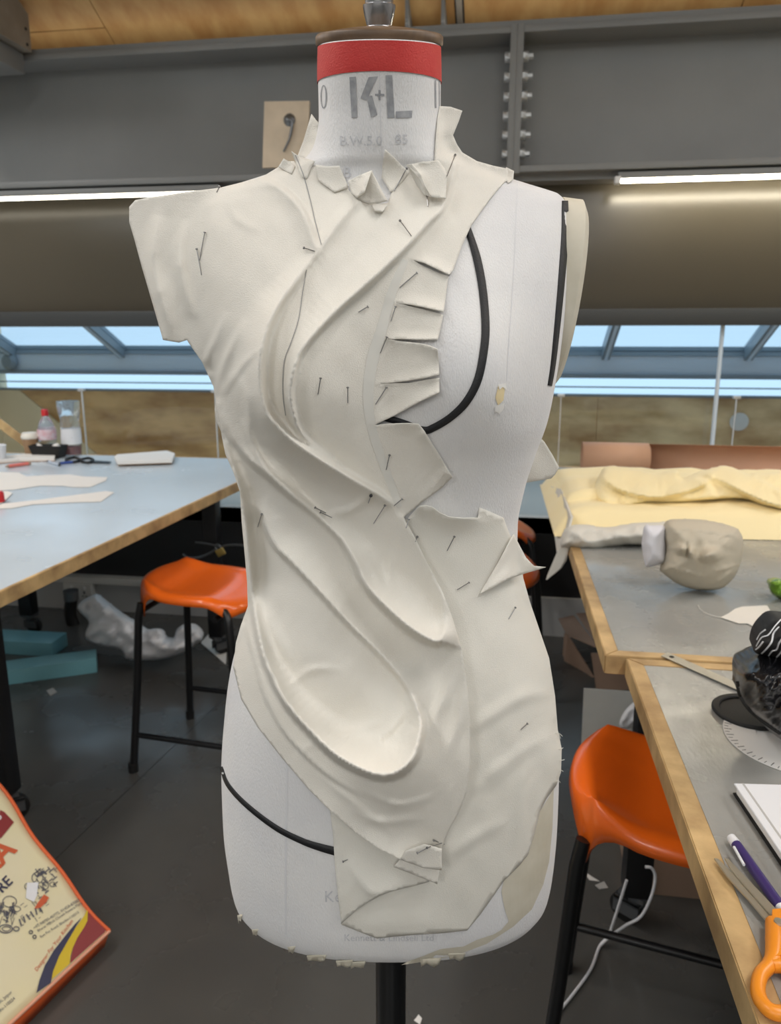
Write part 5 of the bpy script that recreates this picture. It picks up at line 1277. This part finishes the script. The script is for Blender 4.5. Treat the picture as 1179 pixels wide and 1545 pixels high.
n1, n2 = 24, 24; V_, F_ = [], []
for j in range(n2+1):
    for i in range(n1+1):
        a = edge(j/n2*Hb)+(Wb-edge(j/n2*Hb))*i/n1; b = Hb*j/n2
        V_.append(bagp(a,b,0))
for j in range(n2):
    for i in range(n1): F_.append((j*(n1+1)+i,(j+1)*(n1+1)+i,(j+1)*(n1+1)+i+1,j*(n1+1)+i+1))
face = mk('face_panel', V_, F_, M['bag_face'], sb, True)
so = face.modifiers.new('thickness','SOLIDIFY'); so.thickness = 0.001; so.offset = -1
dz = Vector((0,0,-1))
# gusset: bottom and right side turn back under
def gus(name, pts0, back):
    V_ = [bagp(*p,0) for p in pts0]; n = len(V_); V2 = [bagp(p[0],p[1]+back[1],-dep)+e1*back[0] for p in pts0]
    o = mk(name, V_+V2, [(i,i+1,n+i+1,n+i) for i in range(n-1)], M['bag_orange'], sb, True); so = o.modifiers.new('thickness','SOLIDIFY'); so.thickness = 0.001; return o
bpts = [(Wb*i/12,0) for i in range(13)]
V_ = [bagp(p[0],0,0) for p in bpts]; g0, g1 = onZ(158,1428,0.001), onZ(42,1545,0.001); gd = (g1-g0).normalized(); V2 = [g0+gd*p[0]-sb.location for p in bpts]
o = mk('bottom_gusset', V_+V2, [(i,i+1,13+i+1,13+i) for i in range(12)], M['bag_orange'], sb, True); so = o.modifiers.new('thickness','SOLIDIFY'); so.thickness = 0.001
gus('side_gusset', [(edge(Hb*j/24),Hb*j/24) for j in range(25)], (-0.002,0))
V_ = [bagp(edge(0),0,-dep), bagp(Wb,0,-dep), bagp(Wb,Hb,-dep), bagp(edge(Hb),Hb,-dep)]; mk('back_panel', V_, [(0,1,2,3)], M['bag_orange'], sb)
tube('edge_piping', [bagp(edge(Hb*j/24),Hb*j/24,0.001) for j in range(25)], 0.0042, M['bag_orange'], sb, 8)
M['bag_pink'] = mat('pale seam', srgb(232,168,140), 0.5)
tube('bottom_piping', [bagp(Wb*i/12,0,0.001) for i in range(13)], 0.0042, M['bag_pink'], sb, 8)
def bprint(name, polys, m, lift=0.0022):
    P3 = []; bm = bmesh.new()
    for q in polys:
        vs = [bm.verts.new(onbag(x,y,lift)-sb.location) for x,y in q]
        try: bm.faces.new(vs)
        except ValueError: pass
    return mkbm(name, bm, m, sb)
def s7(pts): return [(x*180/1179, 1370+y*180/1179) for x,y in pts]
def s6(pts): return [(x*180/1179, 1190+y*180/1179) for x,y in pts]
bprint('maroon_corner', [s7([(865,20),(905,25),(1040,215),(1035,240),(690,550),(700,480),(720,390),(760,300),(830,190),(860,130)])], M['bag_maroon'])
bprint('yellow_stripe', [s7([(865,0),(860,130),(830,190),(760,300),(715,400),(690,480),(685,555),(500,715),(520,630),(580,480),(660,340),(750,190),(830,80)])], M['bag_yellow'], 0.0024)
bprint('navy_stripe', [s7([(805,95),(745,190),(660,340),(580,480),(520,630),(497,745),(355,845),(385,720),(440,570),(530,420),(640,280),(730,170)])], M['bag_navy'], 0.0026)
bprint('maroon_badge', [s6([(0,215),(40,235),(135,335),(0,500),(-60,420)])], M['bag_maroon'])
bprint('badge_text', text_polys('S', -3, 1240, 20, 44), M['label_w'], 0.003)
bprint('large_letters', text_polys('RA', -16, 1326, 46, 46, bold=0.028), M['bag_red'])
bprint('store_letters', text_polys('STORE', -27, 1378, 22, 45, bold=0.018), M['bag_navy'])
bprint('small_print', text_polys('+91-98750-40772, 01458-87005', 51, 1403, 6.3, 32)+text_polys('Bharat Mandi Chowk Fawara Marg', 57, 1407, 5.7, 33)+text_polys('Rye Pur Road, Bhadas-116013', 61, 1416, 5.7, 33), M['bag_ink'])
bprint('script_line', text_polys('Designer For Your Kitchen', 55, 1467, 8.5, 54, 0.25), M['bag_red'])
bprint('address_print', text_polys('...kitchenware.com', -52, 1520, 6.5, 36)+text_polys('info@kitchenware.com', -56, 1536, 6.5, 36)+text_polys('d Market, Jaipur', -16, 1528, 7, 41)+text_polys('Delhi-110024', -6, 1533, 7, 41), M['bag_ink'])
def bring(cx,cy,rx,ry,w,ang=0): return [[(p[0],p[1]) for p in q] for q in ringpoly(cx,cy,rx,ry,w,18)]
bprint('contact_icons', bring(46,1407,3.2,3.2,1.4)+bring(51.5,1414,3.2,3.2,1.4), M['bag_navy'])
ink = bring(14,1361,11,9,1.2)+bring(56,1325,9,9,1.2)+bring(44,1338,8,6,1)+bring(22,1372,9,5,1)+bring(8,1402,11,7,1.6)+bring(9,1402,7,4,1.2)+bring(68,1337,5,6,1.2)+bring(79,1335,5,4,1)+bring(24,1402,5,4,1.6)
rn = random.Random(7)
for (x,y,a,l,w) in [(60+rn.uniform(-8,24),1322+rn.uniform(-12,26),rn.choice((40,130)),rn.uniform(4,11),rn.uniform(0.8,2)) for _ in range(46)]+[(4+rn.uniform(-6,18),1378+rn.uniform(-14,14),rn.choice((70,150,100)),rn.uniform(6,14),rn.uniform(0.8,2)) for _ in range(34)]+[(30+k*6,1392-k*4,rn.uniform(100,130),10,2.2) for k in range(6)]+[(rn.uniform(30,75),rn.uniform(1352,1400),rn.choice((35,125)),rn.uniform(3,8),0.9) for _ in range(26)]:
    ca, sa = math.cos(math.radians(a)), math.sin(math.radians(a)); ink.append([(x-ca*l/2-sa*w/2,y+sa*l/2-ca*w/2),(x+ca*l/2-sa*w/2,y-sa*l/2-ca*w/2),(x+ca*l/2+sa*w/2,y-sa*l/2+ca*w/2),(x-ca*l/2+sa*w/2,y+sa*l/2+ca*w/2)])
o = bprint('utensil_drawing', ink, M['bag_ink']); o['kind'] = 'stuff'
bprint('white_sticker', [s6([(262,935),(375,930),(360,1060),(330,1125),(250,1085)])], M['label_w'], 0.003)
bprint('rust_sticker', [s6([(430,1050),(480,1080),(455,1125),(390,1185),(335,1190),(370,1130)])], M['bag_red'], 0.003)
tag(sb, 'cream and orange shop bag with printed lettering leaning on the floor at lower left', 'bag')
